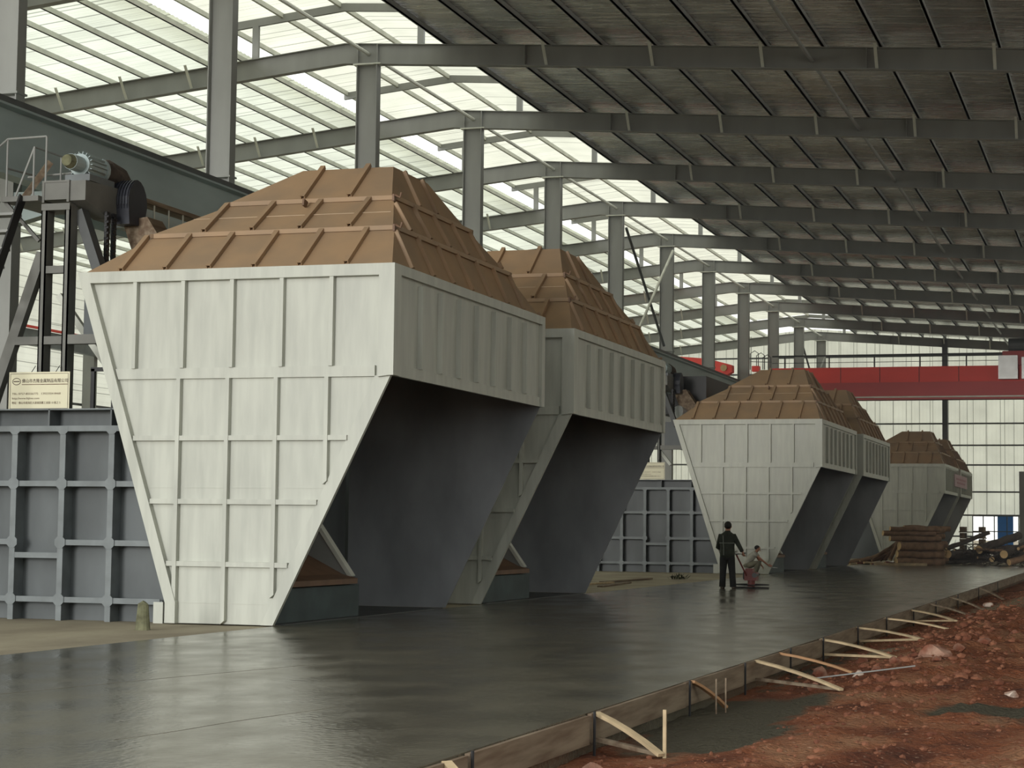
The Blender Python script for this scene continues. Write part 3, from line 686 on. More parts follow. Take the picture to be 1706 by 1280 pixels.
def sign(label, x0, x1, y, z0, z1):
    t = thing('sign_board', label, 'sign', ((x0+x1)/2, y, z0))
    w = x1-x0; h = z1-z0
    box(x0, x1, y, y+.012, z0, z1).build('board', M['sign'], t)
    e = .025; bd = MB(); th = .006
    for a in (((x0+e, z0+e), (x1-e, z0+e)), ((x0+e, z1-e), (x1-e, z1-e))): bd.box(a[0][0], a[1][0], y-.002, y, a[0][1]-th/2, a[0][1]+th/2)
    for xx in (x0+e, x1-e): bd.box(xx-th/2, xx+th/2, y-.002, y, z0+e, z1-e)
    bd.build('border_line', M['ink'], t)
    lg = MB(); cx, cz = x0+.125*w, z0+.755*h
    pts = [(cx+.066*w*math.cos(a*math.pi/16), y-.002, cz+.085*h*math.sin(a*math.pi/16)) for a in range(33)]
    lg.tube(pts, .0045, 6, False); lg.box(cx-.05*w, cx+.05*w, y-.004, y-.001, cz-.012*h, cz+.012*h).build('logo', M['ink'], t)
    text('佛山市杰隆金属制品有限公司', .062*w, x0+.215*w, y-.003, z0+.73*h, t, width=.755*w)
    box(x0+.215*w, x1-.03*w, y-.003, y-.001, z0+.665*h, z0+.685*h).build('rule_line', M['woodold'], t)
    text('TEL: 0757-85556775   13925924 8468', .04*w, x0+.055*w, y-.003, z0+.41*h, t, m=M['woodold'], width=.8*w)
    text('http://www.fsjlme.com', .04*w, x0+.055*w, y-.003, z0+.29*h, t, m=M['woodold'], width=.45*w)
    text('地址：佛山市南海区大沥镇沥雅工业园 10 栋之 5', .04*w, x0+.055*w, y-.003, z0+.17*h, t, m=M['woodold'], width=.8*w)
    wr = MB()
    for xx in (x0+.36*w, x1-.24*w): wr.tube([(xx, y+.005, z1-.01), (xx, y+.12, z1+.10)], .006, 6)
    wr.build('hanging_wire', M['black'], t)
    return t
sign('cream maker sign standing on the near furnace at left', -16.05, -15.03, 25.62, 3.06, 3.63)
sign('cream maker sign on the furnace wall behind the workers, half hidden by the second hopper', -15.95, -15.0, 63.75, 3.06, 3.63)

# ------------------------------------------------------------------ red overhead cranes
def crane():
    y = 108.0; xa, xb = -19.3, 8.0
    t = thing('overhead_crane', 'red overhead travelling crane bridging the hall before the far wall', 'crane', (-10, y, 9))
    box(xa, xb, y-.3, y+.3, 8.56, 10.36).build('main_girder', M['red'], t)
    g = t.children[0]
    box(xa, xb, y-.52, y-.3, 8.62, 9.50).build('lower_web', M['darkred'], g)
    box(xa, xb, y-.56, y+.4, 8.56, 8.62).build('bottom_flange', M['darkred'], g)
    box(xa, xb, y-.57, y-.53, 8.66, 8.74).build('cable_track', M['purlin'], g)
    for x in (-17.5, -15.52, -13.4, -11.3, -9.2): box(x-.015, x+.015, y-.31, y-.3, 9.52, 10.34).build('weld_seam', M['black'], g)
    rl = MB()
    rl.bar((xa, y-.25, 11.02), (xb, y-.25, 11.02), .05, .09).bar((xa, y-.25, 10.64), (xb, y-.25, 10.64), .03, .03)
    rl.build('hand_rail', M['black'], t)
    for k in range(11): 
        x = -18.6+2.45*k; box(x-.035, x+.035, y-.27, y-.23, 10.36, 11.02).build('rail_post', M['black'], t)
    box(xa-.5, xa+.2, y-1.6, y+1.6, 8.9, 9.4).build('end_carriage', M['red'], t)
    ld = MB()
    for k in range(3):
        yy = y-.9+.0*k; x = -20.5+.35*k
        ld.tube([(x, y-.4, 10.3), (x, y-.4, 11.2-.12*k), (x+.25, y-.4, 11.35-.12*k), (x+.45, y-.4, 11.2-.12*k), (x+.45, y-.4, 10.3)], .025, 6)
    ld.tube([(-20.5, y-.4, 10.75), (-19.3, y-.4, 10.7)], .02, 6)
    ld.build('access_cage', M['steeldark'], t)
    box(-20.4, -20.0, y-.5, y, 10.2, 10.5).build('limit_switch', M['red'], t)
    return t
crane()
t = thing('crane_trolley', 'grey hoist trolley on the red crane at the right edge', 'crane trolley', (-6, 108, 10.4))
box(-7.1, -6.1, 107.2, 107.6, 9.6, 10.85).build('control_cabinet', M['silver'], t)
box(-5.9, -5.0, 107.2, 107.6, 9.6, 10.75).build('control_cabinet', M['silver'], t)
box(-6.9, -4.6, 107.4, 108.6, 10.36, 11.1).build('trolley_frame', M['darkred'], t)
MB().tube([(-6.6, 107.9, 11.4), (-5.0, 107.9, 11.4)], .42, 18).build('rope_drum', M['steeldark'], t)
lr = MB().prism([(-24, 8.9), (-20.9, 9.0), (-19.95, 9.55), (-19.95, 9.9), (-21.2, 10.25), (-24, 10.5)], 'y', 99.7, 100.3)
lr.prism([(-43.6, 8.9), (-24, 8.9), (-24, 10.5), (-43.6, 10.5)], 'y', 99.7, 100.3)
t = thing('overhead_crane', 'red tapered girder end of a second crane, between two columns left of the third hopper', 'crane', (-30, 100, 9))
lr.build('main_girder', M['red'], t)
MB().tube([(-20.35, 99.6, 9.75), (-20.35, 99.5, 9.75)], .17, 14).build('lamp', M['cut'], t)

# ------------------------------------------------------------------ formwork along the slab edge
def edge_boards():
    ys = [9.0, 11.6, 14.45, 17.75, 20.4, 23.2, 25.7, 29.0, 32.4, 36.4, 40.5, 45.5, 51.5, 58.5, 66.5, 76]
    for i, (a, b) in enumerate(zip(ys, ys[1:])):
        j = random.uniform(-.012, .012)
        tag(MB().bar((SR+.025+j, a+.02, -.10), (SR+.025-j, b-.02, -.10+random.uniform(-.012, .012)), .035, .215).build('formwork_board', M['woodold'], off=(SR, (a+b)/2, -.2)),
            'stained timber formwork board on the slab edge, %s from the near end' % ORD[i], 'board', 'formwork boards along the slab')
    for i, y in enumerate(ys[1:14]):
        tag(MB().tube([(SR+.07, y, -.42), (SR+.07, y, .03)], .012, 6).build('steel_peg', M['black'], off=(SR+.07, y, -.35)), 'black steel peg holding the slab formwork, %s from the near end' % ORD[i], 'peg', 'steel pegs along the slab')
edge_boards()
GZ = lambda x, y: soil_h(x, y)
braces = [  # top y, bottom (x,y), width, colour, lower strut too
    (11.2, (-3.6, 10.9), .07, 'wood', 0), (14.62, (-3.38, 14.3), .065, 'wood', 1), (18.0, (-3.75, 18.5), .05, 'orange', 0),
    (21.18, (-2.92, 20.3), .055, 'wood', 1), (22.62, (-3.1, 22.4), .05, 'orange', 0), (25.81, (-2.9, 24.75), .06, 'wood', 1),
    (29.19, (-2.85, 27.6), .055, 'wood', 1), (32.55, (-2.9, 31.7), .06, 'wood', 0), (36.3, (-3.05, 34.9), .06, 'wood', 1),
    (39.6, (-3.1, 38.5), .06, 'woodold', 0), (44.0, (-3.2, 43.0), .06, 'woodold', 0), (52, (-3.3, 51.0), .07, 'woodold', 0)]
nl = 0
for i, (ty, (bx, by), w, c, lo) in enumerate(braces):
    p0 = Vector((SR+.04, ty, 0.0)); p1 = Vector((bx, by, GZ(bx, by)+.03)); md = (p0+p1)/2+Vector((0, 0, .022))
    m = MB(); pts = [p0, (p0+md)/2+Vector((0, 0, .006)), md, (p1+md)/2+Vector((0, 0, .006)), p1]
    for a, b in zip(pts, pts[1:]): m.bar(a, b, w, .025)
    tag(m.build('timber_brace', M[c], off=tuple(p1)), 'sloping timber brace propping the slab edge, %s from the near end' % ORD[i], 'brace', 'timber braces along the slab')
    if lo:
        q = Vector((SR+.06, ty-.05, -.19))
        tag(MB().bar(q, p1+Vector((-.02, .06, .0)), w, .03).build('timber_strut', M['wood' if i > 3 else 'woodold'], off=tuple(q)), 'low timber strut under a sloping brace at the slab edge, %s from the near end' % ORD[nl], 'strut', 'low struts along the slab'); nl += 1
tag(MB().bar((-3.37, 14.37, -.3), (-3.37, 14.37, .07), .025, .025, (0, 1, 0)).build('timber_stake', M['wood'], off=(-3.37, 14.37, -.3)), 'thin upright pale stake at the foot of a near brace', 'stake')
for i, (x, y) in enumerate(((-3.78, 18.2), (-3.72, 18.35))):
    tag(MB().tube([(x, y, -.4), (x, y, .02)], .008, 5).build('thin_rod', M['woodold'], off=(x, y, -.4)), ('left' if i == 0 else 'right')+' one of two thin upright rods in the grey concrete spill', 'rod')
tag(MB().tube([(-3.4, 21.5, GZ(-3.4, 21.5)+.10), (-2.35, 21.9, GZ(-2.35, 21.9)+.07)], .008, 6).build('steel_bar', M['steel'], off=(-2.9, 21.7, -.2)), 'thin grey steel bar lying across the red soil', 'bar')

# rocks
def rock(x, y, r, seed, m, label, sq=.8, group='rocks on the red soil'):
    bm = bmesh.new(); bmesh.ops.create_icosphere(bm, subdivisions=3, radius=1)
    rnd = random.Random(seed); pl_ = [(Vector((rnd.uniform(-1, 1), rnd.uniform(-1, 1), rnd.uniform(-.6, 1))).normalized(), rnd.uniform(.42, .78)) for _ in range(13)]
    ax = (rnd.uniform(.85, 1.25), rnd.uniform(.8, 1.1), sq)
    for v in bm.verts:
        for n_, d in pl_:
            k = v.co.dot(n_)-d
            if k > 0: v.co -= n_*k
        v.co += v.co.normalized()*.07*noise.noise(v.co*2.5+Vector((seed, 0, 0)))
        v.co = Vector((v.co.x*ax[0], v.co.y*ax[1], v.co.z*ax[2]))*r
    me = bpy.data.meshes.new('rock'); bm.to_mesh(me); bm.free(); me.materials.append(m)
    o = bpy.data.objects.new('rock', me); C.collection.objects.link(o); o.location = (x, y, GZ(x, y)+r*sq*.35)
    return tag(o, label, 'rock', group)
RK = [(-2.33, 23.7, .20, 'rockp', 'large pale-topped rock on the red mound right of the braces'), (-2.45, 23.4, .11, 'rock', 'red rock leaning at the left foot of the large rock'),
      (-3.0, 22.2, .09, 'rockw', 'small white-streaked rock between the braces'), (-1.22, 19.9, .075, 'rockw', 'white stone alone on the soil near the right edge'),
      (-3.52, 13.05, .135, 'rock', 'pointed red rock in the foreground below the slab edge'), (-3.72, 12.75, .10, 'rock', 'flat red rock left of the pointed foreground rock'),
      (-3.86, 12.5, .09, 'rock', 'half-buried red rock at the bottom edge by the formwork'), (-3.14, 13.0, .09, 'rock', 'orange-red rock right of the pointed foreground rock'),
      (-2.7, 23.0, .09, 'rock', 'red clod left of the large rock'), (-2.85, 22.6, .07, 'rock', 'smaller red clod beside the white-streaked rock'),
      (-2.1, 24.6, .10, 'rock', 'red clod behind the large rock'), (-1.9, 25.5, .09, 'rock', 'dark red clod on top of the mound'),
      (-2.2, 22.7, .06, 'rock', 'small red stone in front of the large rock'), (-3.3, 21.0, .08, 'rock', 'ochre rock against the formwork behind a sloping brace'),
      (-3.55, 22.9, .14, 'rock', 'ochre boulder in the trench under the braces'), (-3.4, 25.4, .12, 'rock', 'dark boulder in the trench further along'),
      (-1.6, 27.5, .10, 'rock', 'red clod high on the far side of the mound'), (-3.25, 30.0, .11, 'rock', 'red clod by the struts further along'),
      (-2.7, 33.5, .10, 'rock', 'red clod beyond the third pair of braces'), (-3.0, 36.8, .11, 'rock', 'red clod near the distant braces'),
      (-3.35, 46.5, .12, 'rockw', 'pale stone by the sandy patch far along the slab')]
for i, (x, y, r, m_, lb) in enumerate(RK): rock(x, y, r, 11+i*3, M[m_], lb)
# loose clods nobody could count
def clods():
    rnd = random.Random(3); m = MB()
    ico = bmesh.new(); bmesh.ops.create_icosphere(ico, subdivisions=1, radius=1); iv = [v.co.copy() for v in ico.verts]; fi = [tuple(v.index for v in f.verts) for f in ico.faces]; ico.free()
    for k in range(9000):
        y = 11.5*(1+rnd.random()**1.2*4.2); x = SR+.12+rnd.random()*(.36*y-1.2 if y < 16 else 3.6)*(1)
        if x > 1.2 or (x < -2.9 and 14.6 < y < 20.6) or (-2 < x and 17.5 < y < 19.4): continue
        near = math.exp(-((x+2.4)/.9)**2)*(1 if 20 < y < 40 else .25)
        if rnd.random() > .42+near: continue
        r = (.007+.026*rnd.random()**3)*(1+2.0*near*rnd.random()**2)
        s = Vector((rnd.uniform(.7, 1.4), rnd.uniform(.7, 1.4), rnd.uniform(.5, .9)))*r; z = GZ(x, y)+r*.2
        m.add([(x+v.x*s.x*rnd.uniform(.8, 1.2), y+v.y*s.y, z+v.z*s.z) for v in iv], fi)
    o = m.build('soil_clods', M['clod']); o['kind'] = 'stuff'; o['label'] = 'loose small red clods and grit scattered over the soil'; o['category'] = 'soil'
clods()

# ------------------------------------------------------------------ things on the floor
tag(MB().tube([(-12.57, 23.46, 0), (-12.57, 23.46, .02), (-12.57, 23.46, .34), (-12.55, 23.46, .37)], [.105, .10, .07, .03], 14).build('stub_post', M['moss'], off=(-12.57, 23.46, 0), smooth=False), 'mossy stub post standing on the sandy floor before the near hopper', 'post')
for i, (p, q, m_, lb) in enumerate([((-13.3, 46.6, .02), (-13.0, 49.4, .03), 'wood', 'short pale plank on the sand right of the second hopper'), ((-13.3, 49.5, .03), (-13.1, 54.0, .03), 'woodold', 'long grey-brown plank on the sand between the hopper pairs'),
                                   ((-12.4, 46.0, .02), (-12.7, 50.0, .02), 'woodold', 'plank lying near the slab edge between the hopper pairs')]):
    tag(MB().bar(p, q, .14, .04).build('plank', M[m_], off=p), lb, 'plank', 'planks on the sandy floor')
tag(MB().bar((-10.7, 84.0, .06), (-8.6, 84.7, .06), .12, .10).build('timber_beam', M['wood'], off=(-9.4, 84.4, 0)), 'pale squared timber lying before the log stack', 'timber')
wd = MB(); rnd = random.Random(5)
for k in range(60):
    a = rnd.uniform(0, 6.28); l = rnd.uniform(.1, .3); c_ = Vector((-12.45+rnd.uniform(-.2, .2), 54.6+rnd.uniform(-.4, .4), .01))
    d_ = Vector((math.cos(a), math.sin(a), rnd.uniform(.2, 1))).normalized(); s_ = Vector((-d_.y, d_.x, 0))*.025
    wd.add([c_, c_+d_*l*.5+s_, c_+d_*l, c_+d_*l*.5-s_], [(0, 1, 2, 3)])
tag(wd.build('weed_clump', M['weed'], off=(-12.45, 54.6, 0)), 'dark weed clump on the sand before the second furnace wall', 'weeds')

# log stack: rows seen from the slab
def log(p, q, r, label, m='bark', group='logs in the stack'):
    p = Vector(p); q = Vector(q); rnd_ = random.Random(int(p.x*97+p.z*131+p.y*7))
    t = thing('log', label, 'log', tuple(p), group); n = 7
    pts = []; rs = []
    for k in range(n):
        u = k/(n-1); pts.append(p.lerp(q, u)+Vector((0, rnd_.uniform(-.03, .03), rnd_.uniform(-.03, .03))) if 0 < k < n-1 else p.lerp(q, u)); rs.append(r*(1-.12*u)*rnd_.uniform(.93, 1.07))
    MB().tube(pts, rs, 10, False).build('bark', M[m], t, smooth=True)
    d = (q-p).normalized()
    MB().tube([p-d*.004, p+d*.02], r*.97, 10).build('cut_end', M['cut'], t); MB().tube([q-d*.02, q+d*.004], r*.84, 10).build('cut_end', M['cut'], t)
    return t
rows = [(86.0, .16, .17, 0), (86.05, .48, .16, .02), (86.1, .82, .19, .1), (86.2, 1.14, .12, -.3), (86.25, 1.36, .12, -.6), (86.3, 1.56, .10, -.3)]
for i, (y, z, r, dx) in enumerate(rows):
    log((-9.95+dx, y-.55, z), (-8.1+dx*.5+random.uniform(-.1, .1), y+.55, z+random.uniform(-.05, .05)), r, 'brown log in the front face of the stack, %s row from the ground' % ORD[i])
for i, (y, z, r, dx) in enumerate([(86.5, .2, .17, -.1), (86.5, .55, .17, 0), (86.55, .9, .16, .1), (86.6, 1.24, .14, -.1), (86.65, 1.5, .12, .0), (87.0, .2, .16, .1), (87.0, .55, .16, -.1), (87, .9, .17, 0), (87, 1.25, .15, -.05), (87.05, 1.58, .13, .2)]):
    log((-9.95+dx, y-.5, z), (-8.1+dx, y+.6, z), r, 'brown log behind the front face of the stack, %s of the hidden ones upward' % ORD[i])
rnd = random.Random(21)
for i in range(9):
    a = (-12.3+.25*i, 85.6+rnd.uniform(0, 1), .06+.02*i); b = (-10.5+.1*i, 86.3+rnd.uniform(0, .6), .25+.15*i)
    log(a, b, rnd.uniform(.05, .10), 'thin crooked branch leaning on the left end of the log stack, %s from the left' % ORD[i], 'bark', 'branches leaning on the log stack')
for i in range(6):
    a = (-11.9+.3*i, 85.2, .03+.03*(i % 3)); b = (-11.2+.3*i+rnd.uniform(-.3, .4), 85.9, .06)
    log(a, b, rnd.uniform(.04, .07), 'reddish broken stick on the floor left of the log stack, %s from the left' % ORD[i], 'engine' if i % 2 else 'wood', 'sticks by the log stack')
for i in range(22):
    x = -8.2+.24*i; z0 = .1+rnd.uniform(0, .8)*(1-.1*abs(i-12)/6)
    a = (x+rnd.uniform(-.9, .3), 89+rnd.uniform(-2, 2), z0); b = (x+rnd.uniform(.8, 2.0), 89+rnd.uniform(-1, 3), z0+rnd.uniform(-.3, .75))
    log(a, b, rnd.uniform(.05, .2), 'dark branch or log in the brushwood pile at right, %s from the left' % ORD[i], 'bark' if i in (9, 14, 15) else 'barkdark', 'dark wood in the brushwood pile')
br = MB()
for k in range(420):
    c_ = Vector((rnd.uniform(-8.6, -2.6), rnd.uniform(87.5, 91), rnd.uniform(.0, .75))); d_ = Vector((rnd.uniform(-1, 1), rnd.uniform(-1, 1), rnd.uniform(-.4, .5))).normalized()*rnd.uniform(.3, .9)
    br.tube([c_, c_+d_*.5+Vector((0, 0, rnd.uniform(-.06, .06))), c_+d_], [.022, .016, .006], 4)
o = br.build('brushwood', M['barkdark']); o['kind'] = 'stuff'; o['label'] = 'tangle of dark twigs in the brushwood pile at the far right'; o['category'] = 'brushwood'
for i in range(5):
    tag(box(-10.25+.05*(i % 2), -8.75, 119.4, 121, .0+.36*i, .06+.36*i).box(-10.2, -9.9, 119.4, 121, .06+.36*i, .34+.36*i).box(-9.1, -8.8, 119.4, 121, .06+.36*i, .34+.36*i).build('pallet', M['woodold'], off=(-9.5, 120, .36*i)), 'timber pallet in the tall stack before the far window, %s from the floor' % ORD[i], 'pallet', 'stacked pallets')

# ------------------------------------------------------------------ people
def skin(name, chains, m, parent=None, off=(0, 0, 0), sub=2):
    """chains: list of lists of (x,y,z,r); points that coincide are welded; the first point is the root"""
    vs = []; rs = []; es = []; ix = {}
    for ch in chains:
        last = None
        for p in ch:
            k = tuple(round(c, 4) for c in p[:3])
            if k not in ix: ix[k] = len(vs); vs.append(Vector(p[:3])-Vector(off)); rs.append(p[3])
            i = ix[k]
            if last is not None and last != i: es.append((last, i))
            last = i
    me = bpy.data.meshes.new(name); me.from_pydata(vs, es, []); me.update()
    o = bpy.data.objects.new(name, me); C.collection.objects.link(o)
    o.modifiers.new('skin', 'SKIN'); s = o.modifiers.new('sub', 'SUBSURF'); s.levels = sub; s.render_levels = sub
    if not me.skin_vertices: raise RuntimeError('skin layer')
    for i, r in enumerate(rs):
        e = me.skin_vertices[0].data[i]; e.radius = r if isinstance(r, tuple) else (r, r); e.use_root = (i == 0)
    o.modifiers['skin'].use_smooth_shade = True
    me.materials.append(m)
    if parent is not None: o.parent = parent
    else: o.location = off
    return o
def hand_chains(w, d, side, size=1.0, curl=.5, down=Vector((0, 0, -1))):
    """palm and five fingers; w wrist point, d hand direction, side: thumb direction"""
    d = d.normalized(); side = (side-d*side.dot(d)).normalized(); nrm = d.cross(side)
    w = Vector(w); out = []
    palm = w+d*.05*size
    k0 = w+d*.085*size
    out.append([(*w, .024), (*palm, .030)])
    for j, (o_, l) in enumerate(((.028, .070), (.010, .080), (-.009, .074), (-.027, .058))):
        b = k0+side*o_*size; p1 = b+(d*math.cos(curl*.6)+nrm*math.sin(curl*.6))*l*.5*size; p2 = p1+(d*math.cos(curl*1.9)+nrm*math.sin(curl*1.9))*l*.5*size
        out.append([(*palm, .030), (*b, .011), (*p1, .0095), (*p2, .008)])
    tb = w+d*.035*size+side*.03*size; t1 = tb+(d*.7+side*.7+nrm*.3)*.035*size; t2 = t1+(d*.9+side*.2+nrm*.5)*.03*size
    out.append([(*palm, .030), (*tb, .012), (*t1, .010), (*t2, .0085)])
    return out
def face(c, fwd, s, parent, hair_m=True):
    """eyes, nose, mouth and ears on a head at c looking along fwd (world points)"""
    fwd = fwd.normalized(); up = Vector((0, 0, 1)); up = (up-fwd*up.dot(fwd)).normalized(); rt = fwd.cross(up)
    m = MB(); off = Vector(parent['_off'])
    for sx in (-1, 1):
        e = c+fwd*.085*s+rt*sx*.032*s+up*.005*s
        m.tube([e, e+fwd*.012*s], [.012*s, .006*s], 8)
    m.tube([c+fwd*.088*s-up*.055*s-rt*.022*s, c+fwd*.094*s-up*.056*s, c+fwd*.088*s-up*.055*s+rt*.022*s], .006*s, 6)
    m.build('eyes_and_mouth', M['hair'], parent)
    n_ = MB().tube([c+fwd*.09*s+up*.01*s, c+fwd*.115*s-up*.025*s, c+fwd*.088*s-up*.032*s], [.008*s, .014*s, .01*s], 8)
    for sx in (-1, 1): n_.tube([c+rt*sx*.076*s+up*.02*s-fwd*.0*s, c+rt*sx*.09*s-fwd*.012*s, c+rt*sx*.076*s-up*.03*s], [.012*s, .016*s, .01*s], 8)
    n_.tube([c-rt*.076*s, c+rt*.076*s], .01*s, 6); n_.tube([c, c+fwd*.09*s], .01*s, 6)
    n_.build('nose_and_ears', M['skin'], parent, smooth=True)
def head_chain(neck, c, s=1):
    v = (Vector(c)-Vector(neck)).normalized(); c = Vector(c)
    return [(*neck, .055*s), (*(c-v*.075*s), (.066*s, .06*s)), (*c, (.084*s, .078*s)), (*(c+v*.065*s), (.074*s, .07*s)), (*(c+v*.10*s), (.04*s, .04*s))]
def worker_standing():
    x, y = -9.42, 46.6
    t = thing('person', 'worker in dark green uniform standing with back to camera, holding the trowel handle', 'person', (x, y, 0))
    P = lambda dx, dy, z, r: (x+dx, y+dy, z, r)
    off = t['_off']
    hR = Vector((x+.385, y+.10, .915)); hL = Vector((x-.04, y+.36, .92))
    eR = Vector((x+.31, y+.0, 1.09)); eL = Vector((x-.27, y+.12, 1.06))
    body = [[P(0, 0, .92, .10), P(0, -.01, 1.08, .095), P(0, 0, 1.25, .10), P(0, .01, 1.38, .085), P(0, .02, 1.46, .055)],
            head_chain((x, y+.02, 1.46), (x+.01, y+.04, 1.585)),
            [P(0, 0, .92, .10), P(-.095, 0, .84, .085), P(-.115, .01, .47, .055), P(-.125, -.01, .10, .042), P(-.13, .09, .035, .035), P(-.13, .15, .03, .028)],
            [P(0, 0, .92, .10), P(.095, 0, .84, .085), P(.125, .01, .47, .055), P(.155, -.01, .10, .042), P(.16, .09, .035, .035), P(.16, .15, .03, .028)],
            [P(0, .01, 1.38, .085), P(.165, .01, 1.355, .058), (*eR, .042), (*(hR+Vector((-.02, -.03, .09))), .030), (*hR, .024)],
            [P(0, .01, 1.38, .085), P(-.165, .01, 1.355, .058), (*eL, .042), (*(hL+Vector((-.06, -.08, .05))), .030), (*hL, .024)]]
    body += hand_chains(hR, Vector((.1, .5, -.6)), Vector((-1, .2, 0)), 1, 1.0) + hand_chains(hL, Vector((.5, .6, -.4)), Vector((1, -.2, .5)), 1, 1.0)
    skin('body', body, M['skin'], t, off)
    V = Vector; X1 = V((1, 0, 0)); Y1_ = V((0, 1, 0))
    jk = MB().loft([((x, y, .80), X1*.19, Y1_*.125), ((x, y, .92), X1*.192, Y1_*.13), ((x, y-.01, 1.08), X1*.185, Y1_*.12), ((x, y-.01, 1.24), X1*.205, Y1_*.13),
                    ((x, y, 1.34), X1*.21, Y1_*.125), ((x, y+.01, 1.41), X1*.15, Y1_*.10), ((x, y+.02, 1.455), X1*.085, Y1_*.08), ((x, y+.02, 1.485), X1*.072, Y1_*.075)])
    for sh_, el, hd in ((V((x+.165, y, 1.35)), eR, hR), (V((x-.165, y, 1.35)), eL, hL)):
        w_ = el.lerp(hd, .72)
        jk.tube([sh_.lerp(V((x, y, 1.33)), .4), sh_, sh_.lerp(el, .5), el, el.lerp(w_, .5), w_], [.07, .075, .064, .058, .054, .048], 12)
    j = jk.build('jacket', M['uniform'], t, smooth=True)
    tr = MB().loft([((x, y, 1.0), X1*.165, Y1_*.115), ((x, y, .88), X1*.18, Y1_*.125), ((x, y, .80), X1*.185, Y1_*.125), ((x, y, .74), X1*.16, Y1_*.10)])
    for sx, kx, fx in ((-.092, -.112, -.125), (.092, .122, .155)):
        tr.tube([(x+sx*.9, y, .88), (x+sx, y, .78), (x+(sx+kx)/2, y, .62), (x+kx, y+.01, .47), (x+(kx+fx)/2, y, .25), (x+fx, y-.01, .06)], [.10, .105, .096, .086, .080, .082], 14)
    tr.build('trousers', M['trousers'], t, smooth=True)
    sh = MB()
    for dx in (-.13, .16): sh.tube([(x+dx, y-.08, .035), (x+dx, y+.0, .06), (x+dx, y+.10, .045), (x+dx, y+.18, .03)], [.035, .052, .045, .03], 10)
    sh.build('shoes', M['barkdark'], t, smooth=True)
    t.scale = (.94, .94, .94)
    hc = Vector((x+.01, y+.04, 1.585))
    h = MB(); 
    bm = bmesh.new(); bmesh.ops.create_uvsphere(bm, u_segments=16, v_segments=10, radius=1)
    vs = [v.co.copy() for v in bm.verts]; fs = [tuple(v.index for v in f.verts) for f in bm.faces]; bm.free()
    h.add([hc+Vector((v.x*.096, v.y*.098-.022, v.z*.105+.035)) for v in vs], fs); h.build('hair', M['hair'], t, smooth=True)
    face(hc, Vector((.1, 1, -.25)), 1, t)
    tp = MB()
    def ring(z, rx, ry, dy=0): tp.tube([(x+rx*math.cos(a*math.pi/10), y+dy+ry*math.sin(a*math.pi/10), z) for a in range(21)], .014, 6, False)
    ring(1.17, .196, .127)
    tp.tube([(x-.07, y-.122, .86), (x-.07, y-.126, 1.05), (x-.08, y-.135, 1.22), (x-.09, y-.115, 1.36)], .012, 6)
    tp.build('reflective_tape', M['tape'], t)
worker_standing()
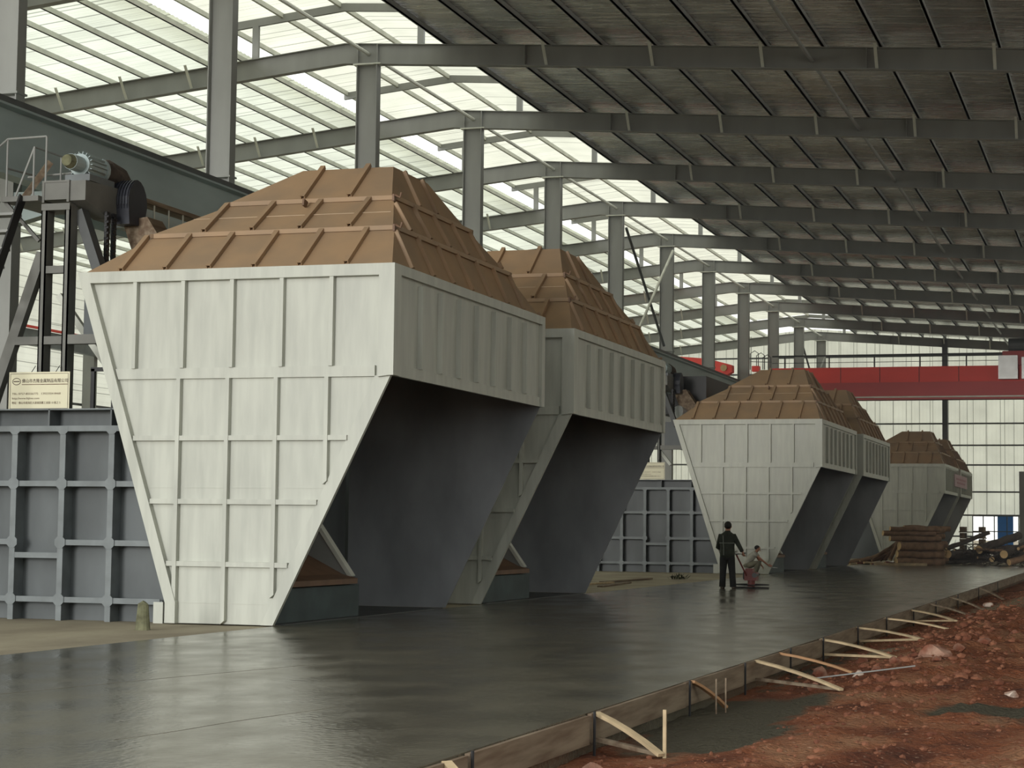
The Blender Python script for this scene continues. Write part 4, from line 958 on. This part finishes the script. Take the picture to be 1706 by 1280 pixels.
def worker_crouching():
    x, y = -11.62, 61.6
    t = thing('person', 'worker in grey shirt crouching at the hopper foot, reaching right', 'person', (x, y, 0))
    off = t['_off']; P = lambda dx, dy, z, r: (x+dx, y+dy, z, r)
    hip = P(-.20, 0, .34, .09); ch = P(-.02, -.02, .66, .09)
    sh = Vector((x+.10, y-.02, .73))
    hR = Vector((x+.48, y+.12, .36)); hL = Vector((x+.22, y+.28, .34))
    body = [[hip, P(-.13, -.01, .50, .09), ch, P(.05, -.02, .75, .075), P(.10, -.01, .80, .05)],
            head_chain((x+.10, y-.01, .80), (x+.155, y-.01, .90)),
            [hip, P(-.10, -.12, .36, .085), P(.19, -.16, .45, .062), P(.04, -.15, .10, .045), P(.12, -.15, .035, .035), P(.19, -.15, .03, .026)],
            [hip, P(-.10, .12, .36, .085), P(.20, .14, .45, .062), P(.05, .14, .10, .045), P(.13, .14, .035, .035), P(.20, .14, .03, .026)],
            [P(.05, -.02, .75, .075), P(.09, -.16, .71, .052), (x+.27, y-.10, .56, .038), (x+.42, y+.06, .42, .029), (*hR, .024)],
            [P(.05, -.02, .75, .075), P(.06, .14, .70, .052), (x+.16, y+.24, .50, .038), (*hL, .026)]]
    body += hand_chains(hR, Vector((.8, .4, -.3)), Vector((0, .5, 1)), 1, .4)+hand_chains(hL, Vector((.5, .3, -.6)), Vector((0, -1, .3)), 1, .6)
    skin('body', body, M['skin'], t, off)
    V = Vector
    def ax(a, b): 
        d = (V(b)-V(a)).normalized(); return V((0, 1, 0)), d.cross(V((0, 1, 0)))
    c0 = [(x-.22, y, .36), (x-.17, y, .46), (x-.10, y-.01, .57), (x-.01, y-.02, .68), (x+.06, y-.02, .76), (x+.10, y-.01, .80)]
    rr = [(.15, .13), (.165, .135), (.17, .135), (.185, .125), (.15, .10), (.075, .07)]; uu, vv = ax(c0[0], c0[4])
    sm = MB().loft([(c, uu*a, vv*b) for c, (a, b) in zip(c0, rr)])
    for sg in (-1, 1): sm.tube([(x+.03, y+sg*.08, .73), (x+.07, y+sg*.16, .72), (x+.14, y+(-.13 if sg < 0 else .20), .645)], [.07, .072, .062], 12)
    sm.build('shirt', M['shirt'], t, smooth=True)
    tm = MB().loft([((x-.18, y, .46), (0, .145, 0), (.12, 0, .05)), ((x-.22, y, .36), (0, .165, 0), (.14, 0, .03)), ((x-.20, y, .26), (0, .14, 0), (.11, 0, 0))])
    for kx, ky, fy in ((.19, -.16, -.15), (.20, .14, .14)): tm.tube([(x-.16, y+ky*.6, .33), (x+.02, y+ky*.9, .40), (x+kx, y+ky, .45), (x+.12, y+(ky+fy)/2, .27), (x+.05, y+fy, .09)], [.11, .10, .085, .075, .07], 14)
    tm.build('trousers', M['khaki'], t, smooth=True)
    hc = Vector((x+.155, y-.01, .90)); bm = bmesh.new(); bmesh.ops.create_uvsphere(bm, u_segments=16, v_segments=10, radius=1)
    vs = [v.co.copy() for v in bm.verts]; fs = [tuple(v.index for v in f.verts) for f in bm.faces]; bm.free()
    MB().add([hc+Vector((v.x*.095-.025, v.y*.092, v.z*.085+.045)) for v in vs], fs).build('hair', M['hair'], t, smooth=True)
    face(hc, Vector((.9, .1, -.45)), 1, t)
    shs = MB()
    for dy in (-.15, .14): shs.tube([(x-.02, y+dy, .035), (x+.06, y+dy, .055), (x+.20, y+dy, .03)], [.035, .05, .03], 10)
    shs.build('shoes', M['barkdark'], t, smooth=True)
    t.scale = (.92, .92, .92)
    return t
worker_crouching()
tag(MB().tube([(-11.178, 61.706, 0.277), (-11.048, 61.756, 0.267)], .012, 6).bar((-11.048, 61.756, 0.257), (-10.898, 61.806, 0.247), .10, .008).build('hand_trowel', M['chrome'], off=(-11.1, 61.75, .27)), 'small hand trowel held out by the crouching worker', 'trowel')
# power trowel
tx, ty = -8.98, 47.35
t = thing('power_trowel', 'red walk-behind power trowel on the wet slab beside the standing worker', 'power trowel', (tx, ty, 0))
MB().tube([(tx+.42*math.cos(a*math.pi/14), ty+.42*math.sin(a*math.pi/14), .10) for a in range(29)], .014, 6, False).tube([(tx+.42*math.cos(a*math.pi/14), ty+.42*math.sin(a*math.pi/14), .03) for a in range(29)], .014, 6, False).build('guard_ring', M['black'], t)
for k in range(4):
    a = k*math.pi/2+.4; d = Vector((math.cos(a), math.sin(a), 0)); s_ = Vector((-d.y, d.x, 0))
    MB().bar(Vector((tx, ty, .03))+d*.10, Vector((tx, ty, .03))+d*.40, .13, .008).build('blade', M['steeldark'], t)
    MB().bar(Vector((tx, ty, .08))+d*.05, Vector((tx, ty, .10))+d*.42, .03, .03).build('spider_arm', M['black'], t)
MB().tube([(tx, ty, .05), (tx, ty, .2)], .09, 12).build('gear_housing', M['engine'], t)
e = box(tx-.15, tx+.15, ty-.14, ty+.14, .20, .40).build('engine', M['engine'], t)
box(tx-.13, tx+.05, ty-.12, ty+.12, .40, .49).build('fuel_tank', M['engine'], e)
MB().tube([(tx+.10, ty-.16, .33), (tx+.10, ty+.16, .33)], .06, 12).build('exhaust_muffler', M['steeldark'], e)
MB().tube([(tx-.15, ty, .32), (tx-.19, ty, .32)], .10, 14).build('recoil_starter', M['black'], e)
MB().tube([(tx-.05, ty-.05, .20), (tx-.28, ty-.45, .82)], .02, 8).build('handle_shaft', M['engine'], t)
MB().tube([(tx-.42, ty-.55, .86), (tx-.36, ty-.45, .86), (tx-.28, ty-.45, .83), (tx-.10, ty-.50, .86), (tx-.02, ty-.62, .86)], .016, 8).build('handlebar', M['chrome'], t)
MB().tube([(tx-.10, ty-.50, .86), (tx-.02, ty-.62, .86)], .022, 8).build('hand_grip', M['black'], t)
box(tx-.34, tx-.24, ty-.50, ty-.42, .86, .92).build('throttle_box', M['purlin'], t)

# thin smoky haze hanging in the hall
hm = bpy.data.materials.new('thin_smoke'); hm.use_nodes = True
nt = hm.node_tree; nt.nodes.remove(nt.nodes['Principled BSDF'])
vs_ = nt.nodes.new('ShaderNodeVolumeScatter'); vs_.inputs['Color'].default_value = (.86, .93, 1, 1); vs_.inputs['Density'].default_value = .0034; vs_.inputs['Anisotropy'].default_value = .25
nt.links.new(vs_.outputs[0], nt.nodes['Material Output'].inputs['Volume'])
hz = box(XL+.8, XR-.2, 40.5, YFAR-.9, .05, 12.3).build('haze', hm); hz['kind'] = 'stuff'; hz['label'] = 'thin bluish smoke hanging in the far part of the hall'; hz['category'] = 'haze'
for o in C.objects:
    if '_off' in o.keys(): del o['_off']
